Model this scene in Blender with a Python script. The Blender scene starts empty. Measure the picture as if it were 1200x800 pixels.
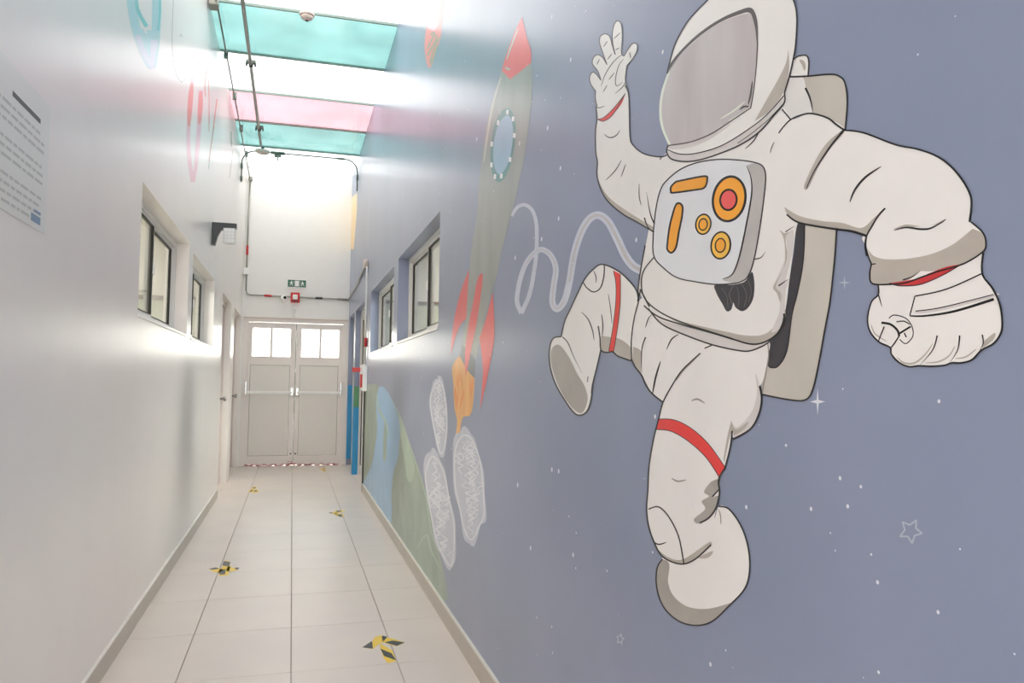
import bpy, bmesh, math, random
from mathutils import Vector, Matrix
from mathutils.geometry import tessellate_polygon

# ------------------------------------------------------------------ camera, world, light, exposure
C = bpy.context.scene.collection
SC = bpy.context.scene
XL, XR, YB, YF, ZC, H = -0.74, 0.80, 11.85, -2.6, 4.35, 1.25
F = 900.41
def basis(yaw, pitch, roll):
    hd = Vector((math.sin(yaw), math.cos(yaw), 0)); r = Vector((math.cos(yaw), -math.sin(yaw), 0)); up = Vector((0, 0, 1))
    f = hd*math.cos(pitch)+up*math.sin(pitch); u = -hd*math.sin(pitch)+up*math.cos(pitch)
    c, s = math.cos(roll), math.sin(roll)
    return c*r+s*u, -s*r+c*u, f
CR, CU, CF = basis(math.radians(15.88476), math.radians(3.10243), math.radians(0.711197))
cd = bpy.data.cameras.new('camera'); cam = bpy.data.objects.new('camera', cd); C.objects.link(cam)
cd.sensor_width = 36; cd.lens = F/1200*36; cd.clip_start = 0.02
m = Matrix((CR, CU, -CF)).transposed().to_4x4(); m.translation = (0, 0, H); cam.matrix_world = m
SC.camera = cam
w = bpy.data.worlds.new('sky'); SC.world = w; w.use_nodes = True
w.node_tree.nodes['Background'].inputs[0].default_value = (1.0, 0.985, 0.962, 1)
w.node_tree.nodes['Background'].inputs[1].default_value = 5.0
SC.view_settings.view_transform = 'Standard'; SC.view_settings.look = 'None'
SC.view_settings.gamma = 1; SC.view_settings.exposure = 1.25
try: SC.view_settings.use_curve_mapping = False
except Exception: pass
random.seed(5)
def added_room_lamp(x, y, z, sx, sy, power, name, label):
    """added ceiling lamp brightening a side room: housing with area light below"""
    t = thing(name, label, 'added ceiling lamp', (x, y, z))
    box(t, 'lamp_housing', (-sx/2, -sy/2, -.04), (sx/2, sy/2, 0), M('white_metal'))
    box(t, 'diffuser', (-sx/2+.02, -sy/2+.02, -.045), (sx/2-.02, sy/2-.02, -.041), M('added_lamp_glow'))
    ld = bpy.data.lights.new('lamp_light', 'AREA'); ld.shape = 'RECTANGLE'; ld.size = sx*.9; ld.size_y = sy*.9
    ld.energy = power; ld.color = (1, .97, .92)
    lo = bpy.data.objects.new('lamp_light', ld); C.objects.link(lo); lo.parent = t; lo.location = (0, 0, -.06)

# ------------------------------------------------------------------ materials
def lin(c):
    return tuple(((v/255)/12.92 if v/255 <= .04045 else ((v/255+.055)/1.055)**2.4) for v in c)
MATS = {}
def mat(name, rgb, rough=.5, metal=0, noise=0., nscale=8, stretch=(1, 1, 1), k=1.0, alpha=1, bump=0., bscale=60, emit=0, spec=.5, rgb2=None, coat=0):
    mt = bpy.data.materials.new(name); mt.use_nodes = True; nt = mt.node_tree; b = nt.nodes['Principled BSDF']
    c = [min(.92, v*k) for v in lin(rgb)]
    b.inputs['Base Color'].default_value = (*c, 1); b.inputs['Roughness'].default_value = rough
    b.inputs['Metallic'].default_value = metal; b.inputs['Specular IOR Level'].default_value = spec
    b.inputs['Alpha'].default_value = alpha
    b.inputs['Coat Weight'].default_value = coat; b.inputs['Coat Roughness'].default_value = .2; b.inputs['Coat IOR'].default_value = 1.6
    if noise or rgb2 or bump:
        g = nt.nodes.new('ShaderNodeNewGeometry'); mp = nt.nodes.new('ShaderNodeMapping'); mp.inputs['Scale'].default_value = stretch
        nt.links.new(g.outputs['Position'], mp.inputs[0])
    if noise or rgb2:
        n = nt.nodes.new('ShaderNodeTexNoise'); n.inputs['Scale'].default_value = nscale; n.inputs['Detail'].default_value = 4
        nt.links.new(mp.outputs[0], n.inputs['Vector'])
        rp = nt.nodes.new('ShaderNodeValToRGB'); rp.color_ramp.elements[0].position = .3; rp.color_ramp.elements[1].position = .7
        c2 = [min(.92, v*k) for v in lin(rgb2)] if rgb2 else c
        rp.color_ramp.elements[0].color = (*[v*(1-noise) for v in c], 1); rp.color_ramp.elements[1].color = (*[min(.95, v*(1+noise)) for v in c2], 1)
        nt.links.new(n.outputs[0], rp.inputs[0]); nt.links.new(rp.outputs[0], b.inputs['Base Color'])
    if bump:
        n2 = nt.nodes.new('ShaderNodeTexNoise'); n2.inputs['Scale'].default_value = bscale; n2.inputs['Detail'].default_value = 3
        nt.links.new(g.outputs['Position'], n2.inputs['Vector'])
        bp = nt.nodes.new('ShaderNodeBump'); bp.inputs['Strength'].default_value = bump; bp.inputs['Distance'].default_value = .002
        nt.links.new(n2.outputs[0], bp.inputs['Height']); nt.links.new(bp.outputs[0], b.inputs['Normal'])
    if emit:
        b.inputs['Emission Color'].default_value = (*c, 1); b.inputs['Emission Strength'].default_value = emit
    MATS[name] = mt
    return mt
def M(n): return MATS[n]
WR = .30                                             # satin wall paint
mat('white_wall', (243, 237, 231), WR, coat=.15, noise=.015, nscale=3, bump=.06, bscale=40)
mat('ceiling_white', (225, 224, 220), .6, noise=.01)
mat('back_wall_white', (244, 242, 238), .5, noise=.01)
mat('blue_wall', (132, 143, 168), WR, coat=.22, noise=.05, nscale=1.3, rgb2=(140, 148, 172), bump=.06, bscale=40)
mat('wall_blue_deep', (45, 150, 205), .4, noise=.06)
mat('wall_green_deep', (90, 150, 105), .4, noise=.06)
mat('tile', (224, 213, 203), .36, noise=.03, nscale=2.2, rgb2=(226, 214, 203))
mat('grout', (186, 172, 160), .8)
mat('skirting', (186, 176, 162), .3, noise=.04, nscale=10)
mat('skirting_edge', (228, 224, 214), .3)
mat('white_metal', (228, 226, 222), .3)
mat('door_white', (238, 231, 226), .35, noise=.01)
mat('door_panel', (232, 228, 221), .35)
mat('door_frame_pink', (224, 212, 206), .4)
mat('gasket', (40, 38, 36), .5)
mat('dark_metal', (70, 72, 72), .4, .3)
mat('gap_dark', (60, 56, 54), .7)
mat('chrome', (170, 170, 168), .25, .9)
mat('conduit', (150, 148, 138), .35, .6)
mat('conduit_green', (120, 130, 122), .35, .5)
mat('skylight_bar', (150, 168, 158), .5)
mat('red_plastic', (205, 45, 45), .35)
mat('white_plastic', (246, 245, 242), .35)
mat('cream_plastic', (224, 208, 196), .4)
mat('black_plastic', (25, 25, 26), .4)
mat('sign_green', (28, 105, 78), .4)
mat('rail_wood', (120, 108, 92), .5)
mat('room_wall', (224, 222, 212), .6)
mat('room_dado', (186, 190, 168), .6)
mat('room_floor', (190, 182, 170), .5)
mat('added_lamp_glow', (255, 250, 240), .5, emit=3)
mat('concrete', (190, 186, 178), .8, noise=.08)
mat('leaf', (96, 120, 78), .7, noise=.2)
mat('bark', (140, 128, 112), .8, noise=.1)
mat('paper', (230, 230, 224), .3)
mat('ink', (110, 110, 106), .6); mat('ink_pale', (200, 201, 196), .6); mat('ink_blue', (135, 158, 182), .6)
mat('tape_yellow', (250, 208, 40), .35); mat('tape_black', (28, 28, 30), .35)
mat('barrier_tape', (168, 92, 100), .5, noise=.25, nscale=20, rgb2=(225, 190, 190))
# mural paints
PK = 1.12
def paint(n, rgb, **kw): mat('paint_'+n, rgb, WR, k=PK, coat=.12, **kw)
paint('suit', (226, 223, 219), noise=.025, nscale=6)
paint('suit_grey', (176, 168, 158), noise=.06, nscale=14)
paint('suit_pale', (205, 199, 196), noise=.03, nscale=14)
paint('pack', (190, 184, 174), noise=.07, nscale=9, stretch=(1, 1, .5))
paint('pack_light', (214, 211, 208), noise=.02)
paint('visor', (182, 173, 172), noise=.06, nscale=7, stretch=(1, 1, .25), rgb2=(192, 188, 188))
paint('rim', (216, 221, 208), noise=.02)
paint('line', (16, 15, 17))
paint('line_soft', (78, 72, 72))
paint('line_grey', (150, 142, 136))
paint('dark', (52, 50, 56), noise=.12, nscale=25)
paint('dark_line', (96, 96, 100))
paint('red', (222, 48, 46), noise=.04)
paint('red_deep', (190, 50, 52), noise=.04)
paint('pink_button', (226, 88, 84))
paint('orange', (244, 160, 42), noise=.03)
paint('orange_deep', (228, 128, 36))
paint('yellow', (246, 184, 74))
paint('panel', (216, 218, 221), noise=.015)
paint('panel_side', (180, 176, 173), noise=.05, nscale=18)
paint('sole', (160, 155, 147), noise=.06, nscale=14)
paint('tether', (196, 200, 212), noise=.07, nscale=20)
paint('tether_beige', (186, 182, 180), noise=.05, nscale=30)
paint('rocket', (150, 154, 148), noise=.09, nscale=9, stretch=(1, 1, .3))
paint('rocket_light', (200, 196, 186))
paint('rocket_nose', (232, 82, 84), noise=.04, nscale=8)
paint('rocket_fin', (222, 82, 84), noise=.04, nscale=8)
paint('nozzle', (100, 106, 110))
paint('flame', (232, 168, 88), noise=.12, nscale=12, stretch=(1, 1, .3))
paint('porthole', (150, 182, 204), noise=.04)
paint('porthole_ring', (70, 130, 130))
paint('white', (236, 236, 236))
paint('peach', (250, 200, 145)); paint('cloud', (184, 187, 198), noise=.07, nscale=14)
paint('cloud_light', (216, 217, 222), noise=.05, nscale=14)
paint('earth_green', (128, 150, 132), noise=.12, nscale=4, rgb2=(142, 156, 138))
paint('earth_blue', (130, 172, 204), noise=.07, nscale=5)
paint('earth_pale', (162, 182, 160), noise=.08, nscale=6)
paint('star', (172, 180, 188))
paint('coral', (232, 120, 112)); paint('coral_pale', (232, 176, 190)); paint('leafgreen', (120, 150, 110))
paint('teal', (90, 190, 195)); paint('teal_pale', (160, 205, 214)); paint('lilac', (196, 200, 220)); paint('pencil', (170, 168, 164))

def glass_mat(name, tint, trans, rough=.05, noise=0):
    """tinted sheet: lets light through, tinted, with a clear surface reflection"""
    mt = bpy.data.materials.new(name); mt.use_nodes = True; nt = mt.node_tree; nt.nodes.clear()
    out = nt.nodes.new('ShaderNodeOutputMaterial'); tr = nt.nodes.new('ShaderNodeBsdfTransparent'); gl = nt.nodes.new('ShaderNodeBsdfGlossy')
    mx = nt.nodes.new('ShaderNodeMixShader'); lw = nt.nodes.new('ShaderNodeLayerWeight'); lw.inputs[0].default_value = .5
    pw = nt.nodes.new('ShaderNodeMath'); pw.operation = 'POWER'; pw.inputs[1].default_value = 5; fr = nt.nodes.new('ShaderNodeMath'); fr.operation = 'MULTIPLY_ADD'; fr.inputs[1].default_value = .7; fr.inputs[2].default_value = .04
    nt.links.new(lw.outputs['Facing'], pw.inputs[0]); nt.links.new(pw.outputs[0], fr.inputs[0])
    gl.inputs['Roughness'].default_value = rough
    col = [(v*trans)**.5 for v in tint]          # the sheet has two faces
    tr.inputs[0].default_value = (*col, 1)
    if noise:
        g = nt.nodes.new('ShaderNodeNewGeometry'); n = nt.nodes.new('ShaderNodeTexNoise'); n.inputs['Scale'].default_value = 1.6; n.inputs['Detail'].default_value = 5
        rp = nt.nodes.new('ShaderNodeValToRGB'); rp.color_ramp.elements[0].position = .35; rp.color_ramp.elements[1].position = .68
        rp.color_ramp.elements[0].color = (*[v*(1-noise) for v in col], 1); rp.color_ramp.elements[1].color = (*[v*(1+noise) for v in col], 1)
        nt.links.new(g.outputs['Position'], n.inputs['Vector']); nt.links.new(n.outputs[0], rp.inputs[0]); nt.links.new(rp.outputs[0], tr.inputs[0])
    nt.links.new(fr.outputs[0], mx.inputs[0]); nt.links.new(tr.outputs[0], mx.inputs[1]); nt.links.new(gl.outputs[0], mx.inputs[2]); nt.links.new(mx.outputs[0], out.inputs[0])
    MATS[name] = mt
glass_mat('window_glass', (.95, .98, .96), .93)
glass_mat('sheet_clear', (.94, .98, 1.0), .30, .15, .03)
glass_mat('sheet_teal', (.50, 1.0, .98), .085, .15, .10)
glass_mat('sheet_pink', (1.0, .60, .68), .14, .15, .05)

# ------------------------------------------------------------------ mesh helpers
def link(name, me, material, parent=None):
    o = bpy.data.objects.new(name, me); C.objects.link(o)
    if material: me.materials.append(material)
    if parent: o.parent = parent
    return o
def tag(o, label=None, cat=None, group=None, kind=None):
    if label: o['label'] = label
    if cat: o['category'] = cat
    if group: o['group'] = group
    if kind: o['kind'] = kind
    return o
def thing(name, label, cat, loc=(0, 0, 0), group=None):
    o = bpy.data.objects.new(name, None); C.objects.link(o); o.location = loc; o.empty_display_size = .05
    return tag(o, label, cat, group)
def add_box(bm, a, b, bev=0):
    r = bmesh.ops.create_cube(bm, size=1); vs = r['verts']
    for v in vs: v.co = Vector([(a[i]+b[i])/2+v.co[i]*(b[i]-a[i]) for i in range(3)])
    if bev:
        es = list({e for v in vs for e in v.link_edges})
        bmesh.ops.bevel(bm, geom=es, offset=bev, segments=1, affect='EDGES')
def add_tube(bm, pts, rad, seg=10, caps=True):
    pts = [Vector(p) for p in pts]; rings = []
    for i, p in enumerate(pts):
        d = (pts[min(i+1, len(pts)-1)]-pts[max(i-1, 0)]).normalized()
        a = d.cross(Vector((0, 0, 1)));
        if a.length < .05: a = d.cross(Vector((0, 1, 0)))
        a.normalize(); b = d.cross(a)
        rr = rad[i] if isinstance(rad, (list, tuple)) else rad
        rings.append([bm.verts.new(p+rr*(math.cos(t)*a+math.sin(t)*b)) for t in [2*math.pi*k/seg for k in range(seg)]])
    for i in range(len(rings)-1):
        if len(rings) > 2 and i > 0: pass
        for k in range(seg): bm.faces.new((rings[i][k], rings[i][(k+1) % seg], rings[i+1][(k+1) % seg], rings[i+1][k])).smooth = True
    if caps:
        bm.faces.new(rings[0][::-1]); bm.faces.new(rings[-1])
def add_lathe(bm, prof, c, axis, seg=24):
    """profile of (radius, distance along axis) turned about axis through c"""
    ax = Vector(axis).normalized(); a = ax.cross(Vector((0, 0, 1)))
    if a.length < .05: a = Vector((1, 0, 0))
    a.normalize(); b = ax.cross(a); c = Vector(c); rings = []
    for r, h in prof: rings.append([bm.verts.new(c+ax*h+max(r, 1e-5)*(math.cos(t)*a+math.sin(t)*b)) for t in [2*math.pi*k/seg for k in range(seg)]])
    for i in range(len(rings)-1):
        for k in range(seg): bm.faces.new((rings[i][k], rings[i][(k+1) % seg], rings[i+1][(k+1) % seg], rings[i+1][k])).smooth = True
    bm.faces.new(rings[0][::-1]); bm.faces.new(rings[-1])
def add_prism(bm, poly, mapf, d):
    """2-D outline poly mapped by mapf(u, v, depth) and extruded by d"""
    n = len(poly); a = [bm.verts.new(mapf(u, v, 0)) for u, v in poly]; b = [bm.verts.new(mapf(u, v, d)) for u, v in poly]
    for t in tessellate_polygon([[Vector((u, v, 0)) for u, v in poly]]):
        for s, vs in ((1, a), (-1, b)):
            try: bm.faces.new([vs[i] for i in (t if s > 0 else t[::-1])])
            except ValueError: pass
    for i in range(n): bm.faces.new((a[i], a[(i+1) % n], b[(i+1) % n], b[i]))
def build(bm, name, material, parent=None):
    bmesh.ops.recalc_face_normals(bm, faces=bm.faces)
    me = bpy.data.meshes.new(name); bm.to_mesh(me); bm.free(); return link(name, me, material, parent)
def box(parent, name, a, b, material, bev=0):
    bm = bmesh.new(); add_box(bm, a, b, bev); return build(bm, name, material, parent)
def boxes(parent, name, lst, material, bev=0):
    bm = bmesh.new()
    for a, b in lst: add_box(bm, a, b, bev)
    return build(bm, name, material, parent)
def tube(parent, name, pts, rad, material, seg=10):
    bm = bmesh.new(); add_tube(bm, pts, rad, seg); return build(bm, name, material, parent)
def structure(o): o['kind'] = 'structure'; return o

# image point -> point on a plane of the building (the walls and floor carry flat paint and tape there)
def ray(x, y): return (x-600)/F*CR-(y-400)/F*CU+CF
def on_x(x, y, X): d = ray(x, y); return Vector((0, 0, H))+d*(X/d.x)
def on_y(x, y, Y): d = ray(x, y); return Vector((0, 0, H))+d*(Y/d.y)
def on_z(x, y, Z): d = ray(x, y); return Vector((0, 0, H))+d*((Z-H)/d.z)

# ------------------------------------------------------------------ flat painting on a wall
def T(x0, y0, s): return lambda pts: [((x0+p[0]/s), (y0+p[1]/s))+tuple(p[2:]) for p in pts]
def spline(pts, closed, sub=6):
    """smooth curve through the points; a third element 'c' keeps a corner sharp"""
    n = len(pts); out = []
    P = [Vector((p[0], p[1])) for p in pts]; cor = [len(p) > 2 for p in pts]
    for i in range(n if closed else n-1):
        p1, p2 = P[i], P[(i+1) % n]
        p0 = P[i-1] if (closed or i > 0) and not cor[i] else p1
        p3 = P[(i+2) % n] if (closed or i+2 < n) and not cor[(i+1) % n] else p2
        for k in range(sub):
            t = k/sub
            out.append(.5*((2*p1)+(p2-p0)*t+(2*p0-5*p1+4*p2-p3)*t*t+(3*p1-p0-3*p2+p3)*t**3))
    if not closed: out.append(P[-1])
    return out
class Wall:
    def __init__(s, X, sign): s.X, s.sign = X, sign
    def p(s, q, layer):
        v = on_x(q[0], q[1], s.X); v.x = s.X+s.sign*(.0004+.00009*layer); return v
WRT, WLT = Wall(XR, -1), Wall(XL, 1)
ORG = {}
def fill_bm(bm, wall, pts, layer, sub=6, zmin=None):
    q = spline(pts, True, sub); vs3 = [wall.p(a, layer) for a in q]
    if zmin is not None:
        for v in vs3: v.z = max(v.z, zmin)
    vs = [bm.verts.new(v) for v in vs3]
    for t in tessellate_polygon([[Vector((v.y, v.z, 0)) for v in vs3]]):
        try: bm.faces.new([vs[i] for i in t])
        except ValueError: pass
def stroke_bm(bm, wall, pts, wd, layer, closed=False, taper=0, sub=6):
    q = spline(pts, closed, sub); n = len(q); L = []; R = []
    for i in range(n):
        a = q[i-1] if (closed or i) else q[i]; b = q[(i+1) % n] if (closed or i < n-1) else q[i]
        d = (b-a)
        if d.length < 1e-6: d = Vector((1, 0))
        d.normalize(); nn = Vector((-d.y, d.x)); t = i/max(1, n-1)
        ww = wd[0]+(wd[1]-wd[0])*t if isinstance(wd, (tuple, list)) else wd
        ww *= 1.2
        if taper == 2: ww *= max(.18, math.sin(math.pi*min(1, max(0, t)))**.5)
        elif taper == 1: ww *= max(.15, 1-t**2)
        L.append(bm.verts.new(wall.p(q[i]+nn*ww/2, layer))); R.append(bm.verts.new(wall.p(q[i]-nn*ww/2, layer)))
    for i in range(n if closed else n-1):
        j = (i+1) % n
        try: bm.faces.new((L[i], L[j], R[j], R[i]))
        except ValueError: pass
def orient(o, wall):
    me = o.data
    bm = bmesh.new(); bm.from_mesh(me)
    for f_ in bm.faces:
        f_.normal_update()
        if f_.normal.x*wall.sign < 0: f_.normal_flip()
    bm.to_mesh(me); bm.free()
CNT = [0]
def paint_fill(name, pts, m_, layer, parent=None, wall=WRT, zmin=None, sub=6, multi=False):
    CNT[0] += 1; layer += CNT[0]*.0025; bm = bmesh.new()
    for p in (pts if multi else [pts]): fill_bm(bm, wall, p, layer, sub, zmin)
    me = bpy.data.meshes.new(name); bm.to_mesh(me); bm.free(); o = link(name, me, M('paint_'+m_), parent); orient(o, wall); return o
def paint_lines(name, lst, m_, layer, parent=None, wall=WRT):
    """lst of (points, width[, closed, taper])"""
    CNT[0] += 1; layer += CNT[0]*.0025; bm = bmesh.new()
    for i, e in enumerate(lst): stroke_bm(bm, wall, e[0], e[1], layer+i*.05, *(e[2:]))
    me = bpy.data.meshes.new(name); bm.to_mesh(me); bm.free(); o = link(name, me, M('paint_'+m_), parent); orient(o, wall); return o

# ------------------------------------------------------------------ the shell
WT = .16   # wall thickness
OPR = [(4.37, 6.20, 1.565, 2.245), (6.47, 8.44, 1.555, 2.225), (8.95, 10.57, 0, 2.20), (10.72, 11.80, 0, 2.20)]
OPL = [(4.12, 5.93, 1.565, 2.225), (6.16, 7.80, 1.555, 2.195), (8.72, 9.95, 0, 2.175), (10.44, 11.80, 0, 2.175)]
def wall_with_openings(name, x0, x1, ops, material):
    L = []; y = YF
    for a, b, z0, z1 in ops:
        L.append(((x0, y, 0), (x1, a, ZC))); L.append(((x0, a, z1), (x1, b, ZC)))
        if z0 > 0: L.append(((x0, a, 0), (x1, b, z0)))
        y = b
    L.append(((x0, y, 0), (x1, YB, ZC)))
    bm = bmesh.new()
    for a, b in L: add_box(bm, a, b)
    return structure(build(bm, name, material))
wr = wall_with_openings('wall_right', XR, XR+WT, OPR, M('blue_wall'))
wl = wall_with_openings('wall_left', XL-WT, XL, OPL, M('white_wall'))
tag(wr, 'blue painted corridor wall carrying the space mural'); tag(wl, 'glossy white corridor wall on the left')
# back wall around the double door
DX0, DX1, DZ = -.715, .79, 2.16
wb = structure(boxes(None, 'wall_back', [((XL-WT, YB, DZ), (XR+WT, YB+.15, ZC+.1)), ((XL-WT, YB, 0), (DX0, YB+.15, DZ)), ((DX1, YB, 0), (XR+WT, YB+.15, DZ))], M('back_wall_white')))
structure(boxes(None, 'wall_front', [((XL-WT, YF-.15, 2.7), (XR+WT, YF, ZC)), ((XL-WT, YF-.15, 0), (XL+.05, YF, 2.7)), ((XR-.05, YF-.15, 0), (XR+WT, YF, 2.7))], M('white_wall')))  # unseen end wall; its tall opening is added to let daylight onto near walls
structure(box(None, 'ground_front', (-9, -16, -.12), (9, YF-.1, -.01), M('concrete')))
# floor with single tiles
fl = structure(box(None, 'floor', (XL-.4, YF-.1, -.12), (XR+.4, YB+.2, -.006), M('grout')))
XS = [XL, -.431, .0275, .484, XR]; g = .0022
rows = [3.496+.6225*k for k in range(-10, 14)]; rows = [YF]+[v for v in rows if YF < v < YB-.1]+[YB]
tm = {}
for j in range(len(rows)-1):
    for i in range(4):
        key = (i, round(rows[j+1]-rows[j], 3))
        if key not in tm:
            bm = bmesh.new(); add_box(bm, (g, g, -.008), (XS[i+1]-XS[i]-g, rows[j+1]-rows[j]-g, 0), .0012)
            bmesh.ops.recalc_face_normals(bm, faces=bm.faces)
            me = bpy.data.meshes.new('tile'); bm.to_mesh(me); bm.free(); me.materials.append(M('tile')); tm[key] = me
        o = bpy.data.objects.new('floor_tile', tm[key]); C.objects.link(o); o.parent = fl; o.location = (XS[i], rows[j], 0)
# door-recess floors either side
box(fl, 'recess_floor', (XR, 8.95, -.01), (XR+.4, 11.8, 0), M('tile')); box(fl, 'recess_floor', (XL-.4, 8.72, -.01), (XL, 11.8, 0), M('tile'))
# skirting
def skirting(name, x0, x1, y0, y1, lab):
    o = structure(box(None, name, (x0, y0, 0), (x1, y1, .088), M('skirting'), .001)); tag(o, lab)
    xa, xb = (x0, x1)
    box(o, 'top_edge', (xa, y0, .088), (xb, y1, .096), M('skirting_edge'))
skirting('baseboard_right', XR-.012, XR, YF, 8.95, 'beige tile skirting below the blue mural wall')
skirting('baseboard_left', XL, XL+.012, YF, 8.72, 'beige tile skirting along the white wall')
# skylight ceiling
SKY0 = -2.5
clg = structure(boxes(None, 'ceiling', [((XL-WT, YF-.15, ZC), (XR+WT, SKY0, ZC+.12)), ((XL-WT-.05, SKY0, ZC), (XL-.06, YB, ZC+.12)), ((XR+.06, SKY0, ZC), (XR+WT+.05, YB, ZC+.12))], M('ceiling_white')))
tag(clg, 'white ceiling edge around the coloured skylight')
cols = ['clear', 'teal', 'pink', 'clear', 'clear', 'teal', 'clear', 'pink', 'teal', 'clear']
ys = [10.65-1.0138*k for k in range(0, 14)][::-1]; ys = [y for y in ys]
edges = [y for y in ys if y > SKY0-.2]; edges = edges+[YB]
seq = {10.65: 'clear', 9.636: 'teal', 8.622: 'pink', 7.609: 'clear', 6.595: 'teal', 5.581: 'clear', 4.567: 'clear', 3.553: 'pink', 2.54: 'teal', 1.526: 'clear', .512: 'clear', -.502: 'teal', -1.516: 'clear', -2.53: 'pink'}
labs = {10.65: 'clear skylight sheet against the far wall above the exit doors', 9.636: 'teal skylight sheet just above the bent crossing conduit', 8.622: 'pink skylight sheet in view above the corridor',
        7.609: 'clear skylight sheet between the teal and the pink sheets', 6.595: 'teal skylight sheet beside the round smoke detector', 5.581: 'clear skylight sheet at the top edge of the view'}
for a, b in zip(edges[:-1], edges[1:]):
    k = min(seq, key=lambda v: abs(v-a)); lab = labs.get(k, 'skylight sheet nearer than the view')
    o = box(None, 'skylight_panel', (XL-.06, a+.001, ZC+.02), (XR+.06, b-.001, ZC+.028), M('sheet_'+seq[k]))
    tag(o, labs.get(k, {-1.516: 'clear skylight sheet over the open end behind the camera', .512: 'clear skylight sheet straight above the camera', -2.53: 'pink skylight sheet over the open end behind the camera', -.502: 'teal skylight sheet just behind the camera', 1.526: 'clear skylight sheet between the teal one and the camera', 2.54: 'teal skylight sheet second from the top edge of the view', 3.553: 'pink skylight sheet overhead before the view begins', 4.567: 'clear skylight sheet overhead before the view begins'}.get(k, '') or {'clear': 'clear', 'teal': 'teal', 'pink': 'pink'}[seq[k]]+' skylight sheet overhead, %s' % ('nearest the camera' if k < 2 else 'before the first clear sheet' if k > 4 else 'second teal from the camera end' if k < 3 else 'out of view overhead')), 'skylight panel', 'coloured skylight sheets')
    bar = box(o, 'glazing_bar', (XL-.05, a-.010, ZC+.002), (XR+.05, a+.010, ZC+.019), M('skylight_bar'))

# ------------------------------------------------------------------ side rooms (seen through the windows)
def side_room(side, x0, x1, y0, y1, zt):
    xin, xout = (x0, x1)
    s = 1 if side == 'right' else -1
    far = xout
    parts = [((min(far, far+s*.1), y0, 0), (max(far, far+s*.1), y1, zt)), ((min(xin, far), y0-.1, 0), (max(xin, far), y0, zt)), ((min(xin, far), y1, 0), (max(xin, far), y1+.1, zt)),
             ((min(xin, far), y0, zt), (max(xin, far), y1, zt+.1))]
    o = structure(boxes(None, 'wall_room_'+side, parts, M('room_wall')))
    structure(box(None, 'floor_room_'+side, (min(xin, far), y0, -.1), (max(xin, far), y1, 0), M('room_floor')))
    structure(boxes(None, 'trim_room_'+side, [((min(far, far-s*.03), y0, 1.30), (max(far, far-s*.03), y1, 1.35)), ((min(xin, far), y1-.03, 1.30), (max(xin, far), y1, 1.35))], M('rail_wood')))
    structure(boxes(None, 'trim_dado_'+side, [((min(far, far-s*.012), y0, 0), (max(far, far-s*.012), y1, 1.30)), ((min(xin, far), y1-.012, 0), (max(xin, far), y1, 1.30))], M('room_dado')))
side_room('right', XR+WT, 3.9, 3.6, 13.2, 2.9)
side_room('left', XL-WT, -3.9, 3.2, 12.4, 2.9)
structure(boxes(None, 'wall_partition', [((XR+WT, 8.62, 0), (3.9, 8.72, 2.9)), ((-3.9, 8.30, 0), (XL-WT, 8.40, 2.9))], M('room_wall')))
for x0_, x1_, y_, z_ in ((XR+WT, 3.9, 8.62, 2.12), (-3.9, XL-WT, 8.30, 2.04)):
    structure(box(None, 'trim_partition', (x0_, y_-.05, z_), (x1_, y_, z_+.035), M('rail_wood')))
    structure(box(None, 'trim_board', (x0_, y_-.012, .9), (x1_, y_, z_), M('room_dado')))
added_room_lamp(2.4, 6.5, 2.9, 1.2, .6, 55, 'added_ceiling_lamp', 'added flat ceiling lamp in the right side room')
added_room_lamp(2.4, 10.5, 2.9, 1.2, .6, 55, 'added_ceiling_lamp', 'added flat ceiling lamp at the far end of the right side room')
added_room_lamp(-2.4, 6.0, 2.9, 1.2, .6, 55, 'added_ceiling_lamp', 'added flat ceiling lamp in the left side room')
added_room_lamp(-2.4, 10.0, 2.9, 1.2, .6, 55, 'added_ceiling_lamp', 'added flat ceiling lamp at the far end of the left side room')

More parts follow.
